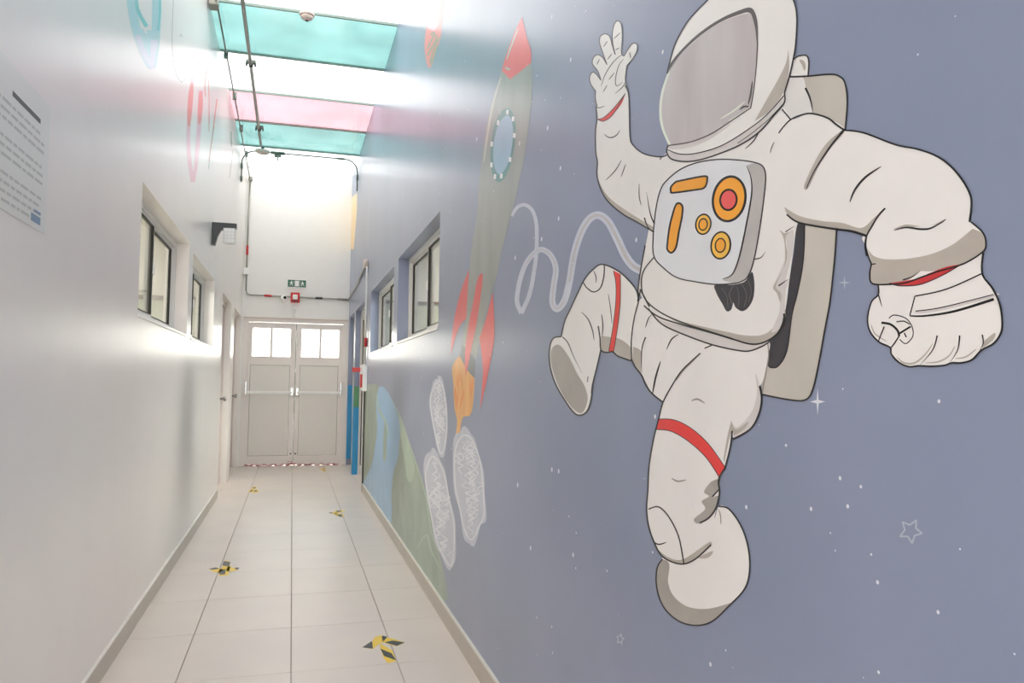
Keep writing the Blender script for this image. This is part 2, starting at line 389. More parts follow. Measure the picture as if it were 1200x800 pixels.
# ------------------------------------------------------------------ windows
def window(n, side, y0, y1, z0, z1, label):
    s = 1 if side == 'right' else -1; X = (XR if s > 0 else XL)
    def bx(d0, d1, a0, a1, b0, b1):
        xs = sorted((X+s*d0, X+s*d1)); return ((xs[0], a0, b0), (xs[1], a1, b1))
    fw = .035
    w_ = structure(boxes(None, 'window_%d' % n, [bx(.085, .14, y0, y1, z0, z0+fw), bx(.085, .14, y0, y1, z1-fw, z1), bx(.085, .14, y0, y0+fw, z0+fw, z1-fw), bx(.085, .14, y1-fw, y1, z0+fw, z1-fw)], M('white_metal'), .002))
    tag(w_, label)
    # sill and reveal lining
    box(w_, 'sill', *bx(-.006, .086, y0+.002, y1-.002, z0-.012, z0+.004), M('white_metal'))
    ym = (y0+y1)/2
    for k, (a, b, d) in enumerate([(y0+fw, ym+.02, .09), (ym-.02, y1-fw, .112)]):
        sw = .032
        sash = boxes(w_, 'sash', [bx(d, d+.02, a, b, z0+fw, z0+fw+sw), bx(d, d+.02, a, b, z1-fw-sw*.7, z1-fw), bx(d, d+.02, a, a+sw, z0+fw+sw, z1-fw-sw*.7), bx(d, d+.02, b-sw, b, z0+fw+sw, z1-fw-sw*.7)], M('white_metal'), .002)
        gk = .008
        boxes(sash, 'gasket', [bx(d-.003, d+.012, a+sw, a+sw+gk, z0+fw+sw, z1-fw-sw*.7), bx(d-.003, d+.012, b-sw-gk*1.6, b-sw, z0+fw+sw, z1-fw-sw*.7),
                               bx(d-.003, d+.012, a+sw+gk, b-sw-gk*1.6, z1-fw-sw*.7-gk, z1-fw-sw*.7), bx(d-.003, d+.012, a+sw+gk, b-sw-gk*1.6, z0+fw+sw, z0+fw+sw+gk*.5)], M('gasket'))
        box(sash, 'pane', *bx(d+.008, d+.013, a+sw, b-sw, z0+fw+sw, z1-fw-sw*.7), M('window_glass'))
    box(w_, 'latch', *bx(.078, .09, ym-.02, ym+.0, (z0+z1)/2-.02, (z0+z1)/2+.05), M('white_plastic'), .003)
window(1, 'right', *OPR[0], 'nearer sliding window in the blue wall')
window(2, 'right', *OPR[1], 'farther sliding window in the blue wall')
window(3, 'left', *OPL[0], 'nearer sliding window in the white wall')
window(4, 'left', *OPL[1], 'farther sliding window in the white wall')

# ------------------------------------------------------------------ side doors
def side_door(n, side, y0, y1, z1, label, fm, glass=False):
    s = 1 if side == 'right' else -1; X = (XR if s > 0 else XL)
    def bx(d0, d1, a0, a1, b0, b1):
        xs = sorted((X+s*d0, X+s*d1)); return ((xs[0], a0, b0), (xs[1], a1, b1))
    fr = .05; d0 = .07
    d = structure(boxes(None, 'door_%d' % n, [bx(d0, d0+.08, y0, y0+fr, 0, z1-fr), bx(d0, d0+.08, y1-fr, y1, 0, z1-fr), bx(d0, d0+.08, y0, y1, z1-fr, z1)], M(fm), .003)); tag(d, label)
    if glass:
        lf = boxes(d, 'leaf_frame', [bx(d0+.02, d0+.05, y0+fr, y0+fr+.07, .02, z1-fr), bx(d0+.02, d0+.05, y1-fr-.07, y1-fr, .02, z1-fr), bx(d0+.02, d0+.05, y0+fr+.07, y1-fr-.07, z1-fr-.08, z1-fr),
                                     bx(d0+.02, d0+.05, y0+fr+.07, y1-fr-.07, 1.40, 1.48), bx(d0+.02, d0+.05, y0+fr+.07, y1-fr-.07, .02, .14)], M('white_metal'), .003)
        boxes(lf, 'gasket', [bx(d0+.018, d0+.03, y1-fr-.085, y1-fr-.07, .14, z1-fr-.08), bx(d0+.018, d0+.03, y0+fr+.07, y0+fr+.085, .14, z1-fr-.08)], M('gasket'))
        box(lf, 'pane', *bx(d0+.03, d0+.036, y0+fr+.07, y1-fr-.07, 1.48, z1-fr-.08), M('window_glass'))
        box(lf, 'lower_panel', *bx(d0+.03, d0+.04, y0+fr+.07, y1-fr-.07, .14, 1.40), M('door_panel'))
    else:
        lf = box(d, 'leaf', *bx(d0+.02, d0+.055, y0+fr, y1-fr, .01, z1-fr), M('door_white'), .002)
        box(lf, 'recessed_panel', *bx(d0+.016, d0+.022, y0+fr+.14, y1-fr-.14, .2, 1.2), M('door_panel'), .002)
    bm = bmesh.new(); hx = X+s*(d0-.01); add_lathe(bm, [(.012, 0), (.012, .03), (.026, .04), (.03, .055), (.02, .07), (.004, .072)], (X+s*(d0+.02), y1-fr-.07 if side == 'left' else y0+fr+.035, 1.02), (-s, 0, 0), 14)
    build(bm, 'knob', M('chrome'), lf)
    # floor stop / block at the foot of the frame
side_door(1, 'left', *[OPL[2][i] for i in (0, 1, 3)], 'nearer doorway in the white wall', 'door_frame_pink')
side_door(2, 'left', *[OPL[3][i] for i in (0, 1, 3)], 'farther doorway in the white wall next to the exit doors', 'door_frame_pink')
side_door(3, 'right', *[OPR[2][i] for i in (0, 1, 3)], 'doorway in the blue wall behind the red fire call point', 'white_metal', True)
side_door(4, 'right', *[OPR[3][i] for i in (0, 1, 3)], 'doorway in the blue wall next to the exit doors', 'skirting_edge')
# painted far jambs on the right: strong blue / green mural paint wraps round
def jamb(yf, zs, nm):
    for (z0, z1, m_) in zs: box(wr, nm, (XR-.001, yf-.0025, z0), (XR+.07, yf, z1), M(m_))
jamb(10.57, [(.0, .90, 'wall_blue_deep'), (.90, 1.18, 'wall_green_deep')], 'painted_jamb')
jamb(11.80, [(.09, 1.19, 'wall_blue_deep')], 'painted_jamb')
box(wr, 'painted_strip', (XR-.0015, 10.572, .0), (XR, 10.718, 1.05), M('wall_blue_deep'))

# ------------------------------------------------------------------ exit double door
YD = YB+.03
dd = structure(boxes(None, 'door_5', [((DX0, YD-.02, 0), (DX0+.075, YD+.06, DZ-.055)), ((DX1-.075, YD-.02, 0), (DX1, YD+.06, DZ-.055)), ((DX0, YD-.02, DZ-.055), (DX1, YD+.06, DZ))], M('door_white'), .003))
tag(dd, 'white double exit door at the end of the corridor')
XM = .035
def leaf(x0, x1, hinge_left):
    st = .075; z0, z1 = .006, DZ-.06; y0, y1 = YD, YD+.04
    wz0, wz1, pz0, pz1 = 1.585, 2.03, .14, 1.475
    wx0, wx1 = x0+.02+st*.3, x1-.06
    if not hinge_left: wx0, wx1 = x0+.06, x1-.04
    px0, px1 = x0+.035, x1-.07
    if not hinge_left: px0, px1 = x0+.055, x1-.055
    lf = boxes(dd, 'leaf', [((x0, y0, wz1), (x1, y1, z1)), ((x0, y0, pz1), (x1, y1, wz0)), ((x0, y0, z0), (x1, y1, pz0)),
                            ((x0, y0, pz0), (px0, y1, pz1)), ((px1, y0, pz0), (x1, y1, pz1)), ((x0, y0, wz0), (wx0, y1, wz1)), ((wx1, y0, wz0), (x1, y1, wz1))], M('door_white'))
    box(lf, 'lower_panel', (px0, y0+.012, pz0), (px1, y0+.03, pz1), M('door_panel'))
    boxes(lf, 'panel_groove', [((px0, y0+.004, pz0), (px0+.008, y0+.014, pz1)), ((px1-.008, y0+.004, pz0), (px1, y0+.014, pz1)), ((px0+.008, y0+.004, pz1-.009), (px1-.008, y0+.014, pz1)), ((px0+.008, y0+.004, pz0), (px1-.008, y0+.014, pz0+.008))], M('conduit'))
    xm = (wx0+wx1)/2
    boxes(lf, 'window_bead', [((xm-.018, y0+.006, wz0+.015), (xm+.018, y0+.03, wz1-.015)), ((wx0, y0-.004, wz0+.015), (wx0+.015, y0+.02, wz1-.015)), ((wx1-.015, y0-.004, wz0+.015), (wx1, y0+.02, wz1-.015)), ((wx0, y0-.004, wz1-.015), (wx1, y0+.02, wz1)), ((wx0, y0-.004, wz0), (wx1, y0+.02, wz0+.015))], M('door_white'))
    for a, b in ((wx0+.015, xm-.018), (xm+.018, wx1-.015)): box(lf, 'pane', (a, y0+.014, wz0+.015), (b, y0+.018, wz1-.015), M('window_glass'))
    # push bar with end housings
    bx0, bx1 = (x0-.01, x1-.035) if hinge_left else (x0+.03, x1-.015)
    pb = box(lf, 'push_bar', (bx0, y0-.085, 1.05), (bx1, y0-.05, 1.09), M('white_plastic'), .006)
    hx = bx0 if hinge_left else bx1
    box(pb, 'bar_housing', (hx-.018, y0-.07, 1.03), (hx+.018, y0, 1.23), M('chrome'), .004)
    hx = bx1 if hinge_left else bx0
    box(pb, 'bar_end', (hx-.02, y0-.07, 1.03), (hx+.02, y0, 1.14), M('chrome'), .004)
    # pull plate near the meeting edge beside the window, floor bolt knob
    px = x1-.028 if hinge_left else x0+.028
    box(lf, 'handle', (px-.012, y0-.02, 1.72), (px+.012, y0, 1.88), M('white_plastic'), .005)
    bm = bmesh.new(); add_lathe(bm, [(.013, 0), (.013, .012), (.009, .014)], (px, y0, .17), (0, -1, 0), 12); build(bm, 'floor_bolt', M('black_plastic'), lf)
leaf(-.64, XM-.006, True); leaf(XM+.006, .715, False)
box(dd, 'meeting_gap', (XM-.0055, YD+.012, .006), (XM+.0055, YD+.034, DZ-.06), M('gap_dark'))
tube(dd, 'closer_rod', [(XM-.03, YD-.01, 2.14), (XM+.09, YD-.01, 2.115)], .008, M('chrome'), 8)
box(dd, 'head_drip', (DX0, YD-.045, DZ+.001), (DX1, YD, DZ+.014), M('cream_plastic'), .002)
# twisted barrier tape lying along the threshold
bm = bmesh.new(); pts = []
for k in range(60):
    x = -.64+1.33*k/59; a = k*.8; kn = math.exp(-((x-.03)/.07)**2)
    pts.append((x, YB-.055+.012*math.sin(a)-.01*kn, .016+.008*math.cos(a*1.3)+.03*kn*(.5+.5*math.sin(a*2))))
add_tube(bm, pts, [.012+.006*math.sin(k*1.7) for k in range(60)], 7)
add_tube(bm, [(.0+.04*math.cos(t), YB-.07, .045+.025*math.sin(t)) for t in [k*.5 for k in range(13)]], .006, 6)
tag(build(bm, 'barrier_tape', M('barrier_tape')), 'twisted reddish barrier tape lying along the foot of the exit doors', 'tape')
# outdoors behind the door panes
structure(boxes(None, 'wall_sky_screen', [((-7, YB+9, -.02), (7, YB+9.2, 3.4)), ((-7, YB+.15, 2.75), (-1.2, YB+.6, 2.9))], M('back_wall_white')))  # added pale wall and canopy strip, holding back sky glare through the panes
structure(box(None, 'ground', (-14, YB+.2, -.1), (14, 40, -.02), M('concrete')))
for k, (x, y, hh) in enumerate([(-2.2, 17.5, 1.5), (-.2, 18, 1.55), (1.7, 17.5, 1.5)]):
    t = thing('shrub', ['low green shrub seen through the left door window', 'low green shrub seen beside the meeting edge of the doors', 'low green shrub seen through the right door window'][k], 'shrub', (x, y, -.02), 'shrubs outside')
    bm = bmesh.new()
    for q in range(260):
        a = random.random()*6.28; rr = .75*random.random()**.5; z = hh*(.35+.65*random.random())*(1-.25*rr)
        c = Vector((rr*math.cos(a), rr*math.sin(a), z)); d = Vector((random.uniform(-1, 1), random.uniform(-1, 1), random.uniform(-.2, 1))).normalized()*.11; e = d.cross(Vector((random.random(), random.random(), 1))).normalized()*.045
        vs = [bm.verts.new(v) for v in (c-d*.5, c+e, c+d, c-e)]; bm.faces.new(vs)
    build(bm, 'foliage', M('leaf'), t); tube(t, 'stem', [(0, 0, 0), (.02, 0, hh*.7)], .03, M('bark'), 7)
t = thing('tree', 'bare pale tree seen through the left door window', 'tree', (-1.55, 19, -.02))
tube(t, 'trunk', [(0, 0, 0), (.05, 0, 1.4), (.3, 0, 2.6), (.5, 0, 3.6)], [.1, .08, .06, .04], M('bark'), 8)
for p_ in ([(.05, 0, 1.5), (-.5, 0, 2.2), (-.9, .1, 3.0)], [(.2, 0, 2.1), (.8, .1, 2.7), (1.3, 0, 3.1)], [(.1, 0, 1.8), (.5, 0, 2.2), (.9, 0, 2.2)]): tube(t, 'branch', p_, [.05, .035, .02], M('bark'), 7)

# ------------------------------------------------------------------ fittings: back wall
def map_back(X, Z, D=0, scale=1): return lambda u, v, d: Vector((X+u*scale, YB-D-d, Z+v*scale))
es = thing('exit_sign', 'small green emergency exit sign above the red alarm on the far wall', 'sign', (.025, YB, 2.69))
box(es, 'sign_plate', (-.14, -.012, -.066), (.14, -.001, .066), M('white_plastic'), .002)
box(es, 'green_field', (-.13, -.014, -.05), (.13, -.0125, .054), M('sign_green'))
def man(cx, s):
    bm = bmesh.new(); mp = lambda u, v, d: Vector((cx+s*u, -.0145-d, v))
    bmesh_c = [(0.007*math.cos(a)+.006, .034+.007*math.sin(a)) for a in [k*.785 for k in range(8)]]
    add_prism(bm, bmesh_c, mp, .0008)
    add_prism(bm, [(-.006, .024), (.012, .024), (.030, .012), (.026, .007), (.012, .014), (.010, .000), (.022, -.012), (.018, -.036), (.011, -.036), (.012, -.014), (-.002, -.006), (-.014, -.030), (-.032, -.030), (-.030, -.024), (-.018, -.023), (-.008, .002), (-.009, .014), (-.022, .006), (-.027, .011)], mp, .0008)
    build(bm, 'running_figure', M('white_plastic'), es)
man(-.082, 1); man(.082, -1)
boxes(es, 'door_symbol', [((-.028, -.0155, -.04), (.028, -.0145, .044))], M('white_plastic'))
for x_ in (-.038, .038): box(es, 'divider', (x_-.002, -.0152, -.05), (x_+.002, -.0142, .054), M('white_plastic'))
fa = thing('fire_alarm', 'red square fire alarm strobe above the exit doors', 'alarm', (.005, YB, 2.48))
box(fa, 'alarm_body', (-.065, -.05, -.075), (.065, -.0005, .075), M('red_plastic'), .008)
box(fa, 'strobe_lens', (-.035, -.07, -.03), (.035, -.05, .04), M('white_plastic'), .008)
box(fa, 'grille', (-.04, -.053, -.06), (.04, -.05, -.042), M('black_plastic'))
cm = thing('security_camera', 'small white dome camera left of the red alarm', 'camera', (-.155, YB, 2.455))
bm = bmesh.new(); add_lathe(bm, [(.05, 0.0005), (.052, .03), (.045, .045), (.03, .062), (.012, .072), (.001, .074)], (0, 0, 0), (0, -1, 0), 20); build(bm, 'camera_dome', M('white_plastic'), cm)
bm = bmesh.new(); add_lathe(bm, [(.024, .0), (.024, .05), (.017, .062), (.001, .068)], (.008, -.015, .008), (.1, -1, .15), 16); build(bm, 'lens', M('black_plastic'), cm)
for k, (z, s_) in enumerate(((2.32, .022), (2.215, .018))):
    t = tag(box(None, 'junction_box', (.0-s_, YB-.03, z-s_*.8), (.0+s_, YB-.0005, z+s_*.8), M('white_plastic'), .004), ['white junction box under the red alarm', 'lowest small junction box above the exit doors'][k], 'junction box')
# conduit run 1: back wall down, across, right wall along and down to call point
r1 = thing('wall_conduit', 'grey conduit running down and across the far wall above the exit doors', 'conduit', (0, YB, 2.49))
def rel(o, pts): L = o.location; return [tuple(Vector(p)-L) for p in pts]
tube(r1, 'pipe', rel(r1, [(-.68, YB-.015, 4.2), (-.69, YB-.015, 3.3), (-.69, YB-.015, 2.56), (-.675, YB-.015, 2.51), (-.62, YB-.015, 2.495), (.5, YB-.015, 2.485), (.78, YB-.015, 2.48)]), .0105, M('conduit'))
for a, b, mm in (((-.435, YB-.015, 2.493), (-.33, YB-.015, 2.492), 'red_plastic'), ((.30, YB-.015, 2.488), (.40, YB-.015, 2.487), 'dark_metal'), ((-.69, YB-.015, 3.08), (-.69, YB-.015, 3.22), 'red_plastic'), ((.62, YB-.015, 2.484), (.76, YB-.015, 2.482), 'conduit')):
    tube(r1, 'coupling', rel(r1, [a, b]), .016, M(mm))
box(r1, 'conduit_box', tuple(Vector((-.735, YB-.05, 2.79))-r1.location), tuple(Vector((-.66, YB-.001, 2.89))-r1.location), M('white_plastic'), .006)
box(r1, 'conduit_box', tuple(Vector((-.70, YB-.05, 4.18))-r1.location), tuple(Vector((-.65, YB-.001, 4.24))-r1.location), M('conduit'), .006)
r2 = thing('wall_conduit', 'thin conduit along the blue wall dropping to the fire call point', 'conduit', (XR, 8.85, 2.6))
tube(r2, 'pipe', rel(r2, [(XR-.016, YB-.03, 2.48), (XR-.016, 10.3, 2.53), (XR-.016, 9.0, 2.58)]), .011, M('conduit'))
tube(r2, 'drop_pipe', rel(r2, [(XR-.016, 8.85, 2.56), (XR-.016, 8.8, 1.45)]), .011, M('white_metal'))
bm = bmesh.new(); add_lathe(bm, [(.05, 0), (.05, .04), (.035, .05), (.001, .052)], (-.0008, .05, 0), (-1, 0, 0), 16); build(bm, 'conduit_box', M('cream_plastic'), r2)
tube(r2, 'coupling', rel(r2, [(XR-.016, 8.81, 1.74), (XR-.016, 8.805, 1.64)]), .016, M('red_plastic'))
# fire call point
fc = thing('fire_call_point', 'white and red fire alarm call point on the edge of the blue wall', 'alarm', (XR, 8.72, 1.3))
box(fc, 'back_box', (-.055, -.07, -.16), (-.0005, .16, .13), M('white_plastic'), .006)
box(fc, 'pull_cover', (-.075, -.06, -.12), (-.055, .06, .03), M('red_plastic'), .006)
box(fc, 'flag_label', (-.15, .17, .055), (-.02, .185, .105), M('red_plastic'), .002)
box(fc, 'flag_arm', (-.06, .155, .03), (-.02, .20, .13), M('white_plastic'), .003)
# dark lower cable channel between the call point and floor
tag(box(None, 'cable_channel', (XR-.014, 8.90, .0), (XR-.0005, 8.925, 1.14), M('gap_dark'), .002), 'narrow dark channel running from the fire call point to the floor', 'channel')
tag(box(None, 'corner_guard', (XR-.016, 8.926, .0), (XR-.0005, 8.948, 1.16), M('white_metal'), .002), 'white edge strip beside the dark channel under the fire call point', 'edge strip')

# ------------------------------------------------------------------ ceiling pipes
r3 = thing('ceiling_conduit', 'thick grey conduit hung lengthwise under the skylight', 'conduit', (-.47, 6, 4.28))
tube(r3, 'pipe', rel(r3, [(-.462, SKY0-.2, 4.30), (-.468, 6.0, 4.30), (-.478, 10.35, 4.30)]), .017, M('conduit'), 12)
for y in (2.9, 5.0, 7.72, 9.72):
    c_ = boxes(r3, 'clamp', [tuple(tuple(Vector(v)-r3.location) for v in ((-.515, y-.02, 4.31), (-.425, y+.02, 4.345)))], M('conduit_green'), .003)
    bm = bmesh.new(); add_tube(bm, rel(r3, [(-.51, y, 4.285), (-.51, y, 4.33)]), .009, 8); add_tube(bm, rel(r3, [(-.43, y, 4.285), (-.43, y, 4.33)]), .009, 8); add_tube(bm, rel(r3, [(-.47, y-.02, 4.30), (-.47, y+.02, 4.30)]), .022, 10); build(bm, 'bolt', M('dark_metal'), c_)
r4 = thing('ceiling_conduit', 'thin dark cable pipe along the left edge of the skylight', 'conduit', (-.68, 6, 4.3))
tube(r4, 'pipe', rel(r4, [(-.668, SKY0-.2, 4.32), (-.675, 6.6, 4.31), (-.685, YB-.02, 4.22)]), .008, M('conduit_green'), 8)
box(r4, 'conduit_box', tuple(Vector((-.735, 6.48, 4.27))-r4.location), tuple(Vector((-.66, 6.60, 4.345))-r4.location), M('conduit'), .006)
for y in (7.5, 8.6, 9.7, 10.8): box(r4, 'clip', tuple(Vector((-.70, y, 4.25+.0))-r4.location), tuple(Vector((-.66, y+.03, 4.33))-r4.location), M('conduit_green'), .003)
r5 = thing('crossing_conduit', 'bent conduit crossing the corridor below the teal skylight sheet', 'conduit', (0, 10.55, 4.27))
yc = 10.60
def arc(cx, cz, r_, a0, a1, n=7): return [(cx+r_*math.cos(a), yc, cz+r_*math.sin(a)) for a in [a0+(a1-a0)*k/(n-1) for k in range(n)]]
P_ = [(XL+.02, yc-.0, 3.85)]+[(XL+.02, yc, 4.08)]+arc(XL+.02+.17, 4.11, .17, math.pi, math.pi/2)+arc(XR-.02-.17, 4.11, .17, math.pi/2, 0)+[(XR-.02, yc, 4.08), (XR-.02, yc, 3.85)]
tube(r5, 'pipe', rel(r5, P_), .0095, M('conduit_green'), 8)
for p_ in ((XL+.02, 3.87, 3.93), (XL+.02, 4.03, 4.10), (XR-.02, 4.0, 4.08)): tube(r5, 'coupling', rel(r5, [(p_[0], yc, p_[1]), (p_[0], yc, p_[2])]), .016, M('conduit_green'), 8)
tube(r5, 'coupling', rel(r5, [(.50, yc, 4.28), (.60, yc, 4.28)]), .015, M('conduit_green'), 8)
tube(r5, 'coupling', rel(r5, [(-.36, yc, 4.28), (-.18, yc, 4.28)]), .022, M('conduit_green'), 8)
lp = thing('dome_lamp', 'round pale dome fixture where the thick conduit meets the bent one', 'lamp', (-.46, 10.5, 4.25))
bm = bmesh.new(); add_lathe(bm, [(.03, .04), (.085, .03), (.095, .01), (.085, -.015), (.05, -.035), (.001, -.042)], (0, 0, 0), (.05, -.25, 1), 24); build(bm, 'lamp_shade', M('cream_plastic'), lp)
bm = bmesh.new(); add_tube(bm, [(0, 0, .02), (0, -.02, .06)], .02, 10); build(bm, 'mount', M('dark_metal'), lp)
dv = thing('sensor', 'small sensor hanging from the bent conduit right of the dome fixture', 'sensor', (-.27, 10.6, 4.225))
box(dv, 'sensor_body', (-.045, -.02, .0), (.045, .02, .03), M('conduit_green'), .006); tube(dv, 'sensor_stem', [(.0, 0, 0), (.0, -.0, -.045)], .009, M('white_plastic'), 8)
sd = thing('smoke_detector', 'round cream smoke detector under the skylight', 'smoke detector', (.035, 6.57, ZC-.01))
bm = bmesh.new(); add_lathe(bm, [(.062, -.0), (.064, .012), (.058, .02)], (0, 0, 0), (0, 0, -1), 28); build(bm, 'base', M('cream_plastic'), sd)
bm = bmesh.new(); add_lathe(bm, [(.052, .018), (.050, .034), (.040, .046), (.024, .05), (.018, .058), (.001, .06)], (0, 0, 0), (0, 0, -1), 28); build(bm, 'sensing_head', M('cream_plastic'), sd)
bm = bmesh.new(); add_lathe(bm, [(.014, .058), (.014, .062), (.001, .064)], (0, 0, 0), (0, 0, -1), 14); build(bm, 'indicator', M('black_plastic'), sd)

# ------------------------------------------------------------------ emergency lamp on the left wall
el = thing('emergency_lamp', 'dark bracket lamp with a caged light on the white wall past the windows', 'lamp', (XL, 7.42, 2.6))
bm = bmesh.new()
prof = [(.001, .075), (.21, .075), (.21, .03), (.12, .03), (.075, .01), (.05, -.04), (.035, -.10), (.03, -.13), (.001, -.13)]
add_prism(bm, prof, lambda u_, v_, d: Vector((u_, -.035+d, v_)), .07); build(bm, 'bracket', M('dark_metal'), el)
bm = bmesh.new(); add_box(bm, (.10, -.04, -.11), (.20, .04, .03), .008); build(bm, 'lamp_body', M('white_plastic'), el)
bm = bmesh.new()
for z in (-.10, -.07, -.04, -.01): add_box(bm, (.096, -.045, z), (.204, .045, z+.005))
for x in (.10, .133, .166, .198): add_box(bm, (x, -.046, -.11), (x+.004, .046, .03))
build(bm, 'cage', M('white_metal'), el)

# ------------------------------------------------------------------ notice sheet on the left wall
ns = thing('notice_sheet', 'pale printed notice sheet on the white wall at the left edge', 'poster', (XL, 2.3, 1.85))
box(ns, 'sheet', (.0005, -.42, -.165), (.002, .325, .23), M('paper'))
bm = bmesh.new(); add_box(bm, (.0021, -.0, .148), (.0026, .235, .162)); 
build(bm, 'title', M('ink'), ns)
bm = bmesh.new(); random.seed(9)
for r_ in range(12):
    z = .115-.0235*r_; y = -.38
    if r_ in (3, 7): continue
    while y < .27:
        l = random.uniform(.02, .07)
        if y+l > .29: break
        add_box(bm, (.0021, y, z), (.0025, y+l, z+.008)); y += l+.012
tag(build(bm, 'printed_lines', M('ink_pale'), ns), kind='stuff')
bm = bmesh.new(); add_box(bm, (.0021, .19, -.148), (.0026, .275, -.125)); add_box(bm, (.0021, .215, -.118), (.0026, .275, -.110)); build(bm, 'logo', M('ink_blue'), ns)

# ------------------------------------------------------------------ tape arrows on the floor
def tape_poly(parent, name, pts, m_, lay):
    bm = bmesh.new(); vs = []
    for p in pts: v = on_z(p[0], p[1], 0); v.z = .0006+.0005*lay; vs.append(v)
    add_prism(bm, [(v.x, v.y) for v in vs], lambda a, b, d: Vector((a, b, .0004+.0005*lay+d)), .0004)
    o = build(bm, name, M(m_), parent); return o
ZR3 = T(330, 650, 4); ZL2 = T(100, 650, 4); Z1 = T(200, 540, 4)
def arrow(label, items):
    t = thing('floor_arrow', label, 'floor arrow', (0, 0, 0), 'hazard tape arrows on the floor')
    for nm, base, darks in items:
        b = tape_poly(t, nm, base, 'tape_yellow', 0)
        for d in darks: tape_poly(b, 'black_stripe', d, 'tape_black', 1)
    # put the empty at the arrow itself
    cs = [v.co for ch in t.children for v in ch.data.vertices]; c = sum(cs, Vector())/len(cs); c.z = 0
    t.location = c
    def shift(o):
        o.data.transform(Matrix.Translation(-c))
        for k in o.children: shift(k)
    for ch in t.children: shift(ch)
    return t
arrow('black and yellow tape arrow nearest the camera by the blue wall', [
    ('shaft_strip', ZR3([(463, 415), (518, 448), (538, 497), (498, 508), (480, 485), (462, 440)]), [ZR3([(463, 440), (516, 462), (537, 495), (480, 474)])]),
    ('left_strip', ZR3([(378, 434), (428, 402), (436, 385), (470, 376), (480, 405), (455, 420), (428, 441)]), [ZR3([(378, 434), (424, 404), (428, 440)])]),
    ('right_strip', ZR3([(470, 378), (496, 388), (530, 395), (578, 412), (540, 428), (478, 412), (470, 400)]), [ZR3([(472, 379), (496, 385), (480, 402), (472, 392)]), ZR3([(482, 410), (520, 402), (578, 411), (540, 427)])])])
arrow('black and yellow tape arrow by the white wall, larger of the two on that side', [
    ('shaft_strip', ZL2([(655, 25), (680, 32), (672, 95), (630, 98), (622, 80), (640, 60)]), [ZL2([(648, 30), (680, 34), (672, 55), (642, 50)]), ZL2([(625, 82), (660, 68), (655, 90), (632, 92)])]),
    ('left_strip', ZL2([(578, 66), (612, 58), (650, 70), (640, 84), (600, 80)]), [ZL2([(578, 66), (612, 59), (628, 66), (596, 70)])]),
    ('right_strip', ZL2([(672, 52), (692, 60), (722, 60), (716, 70), (690, 78), (660, 76)]), [ZL2([(703, 60), (723, 60), (714, 70), (702, 68)])])])
arrow('small tape arrow halfway down the corridor by the blue wall', [
    ('left_strip', Z1([(740, 243), (778, 236), (790, 244), (778, 252)]), [Z1([(740, 243), (756, 240), (755, 247)])]),
    ('shaft_strip', Z1([(770, 232), (800, 230), (820, 238), (780, 242)]), [Z1([(776, 233), (800, 232), (798, 238), (780, 239)])]),
    ('right_strip', Z1([(765, 246), (795, 246), (815, 254), (806, 264), (778, 258)]), [Z1([(780, 252), (800, 250), (806, 262), (790, 261)])])])
arrow('small tape arrow near the doorways of the white wall', [
    ('left_strip', Z1([(362, 142), (382, 128), (392, 136), (378, 148)]), [Z1([(370, 142), (382, 134), (386, 138), (376, 145)])]),
    ('shaft_strip', Z1([(378, 122), (400, 120), (404, 130), (384, 132)]), [Z1([(384, 124), (398, 123), (398, 128), (386, 129)])]),
    ('right_strip', Z1([(386, 136), (408, 134), (412, 146), (384, 150)]), [Z1([(392, 138), (406, 138), (404, 143), (392, 144)])])])
arrow('faint farthest tape arrow close to the exit doors', [
    ('left_strip', Z1([(696, 38), (712, 34), (718, 38), (710, 42)]), []),
    ('shaft_strip', Z1([(706, 33), (728, 33), (732, 37), (712, 37)]), [Z1([(712, 34), (722, 34), (720, 36), (713, 36)])]),
    ('right_strip', Z1([(708, 41), (726, 40), (730, 46), (714, 49)]), [Z1([(714, 42), (722, 42), (724, 45), (716, 46)])])])

#MURAL
# ------------------------------------------------------------------ the mural: flat paint on the blue wall
ZA, ZB, ZC_, ZD, ZE = T(680, 0, 6), T(760, 0, 4), T(740, 170, 4.445), T(900, 100, 4), T(980, 250, 4)
ZF, ZG, ZH, ZI, ZJ, ZK, ZL = T(620, 290, 3.81), T(730, 480, 2.963), T(840, 240, 3.333), T(680, 80, 4), T(740, 360, 4), T(860, 80, 4), T(860, 0, 5)
ZN, ZO, ZP, ZQ, ZV = T(490, 290, 3.633), T(520, 0, 3.2), T(580, 180, 4), T(480, 0, 6.156), T(400, 420, 2.857)
c = 'c'
def mural(name, label, cat, px, group=None):
    v = on_x(px[0], px[1], XR); v.x = XR-.0002
    return thing(name, label, cat, (0, 0, 0), group), v
def settle(t, v):
    """put the empty where the painting is, keeping the paint in place"""
    t.location = v
    def sh(o):
        o.data.transform(Matrix.Translation(-v))
        for k in o.children: sh(k)
    for ch in t.children: sh(ch)

# --- tether
te, tv = mural('painted_tether', 'pale looping tether line painted between rocket and astronaut', 'mural painting', (660, 300))
path = ZP([(78, 292), (105, 252), (142, 240), (178, 270), (195, 335), (196, 440), (186, 540), (162, 660), (124, 748), (104, 690), (116, 600), (146, 515), (190, 462), (225, 450), (265, 480), (286, 540), (276, 620), (270, 695), (292, 728), (326, 690), (350, 600), (370, 480), (400, 380), (440, 310), (485, 288), (530, 318), (570, 390), (610, 475), (648, 525), (690, 548)])
paint_lines('tether_line', [(path[:9], (3.2, 4.2)), (path[8:], (4.2, 8.5))], 'tether', 0, te)
paint_lines('inner_line', [(path[20:], (1.5, 3.2)), ], 'tether_beige', 1, te)
paint_lines('loop_core', [(path[11:20], 1.0)], 'tether_beige', 1, te)
settle(te, tv)

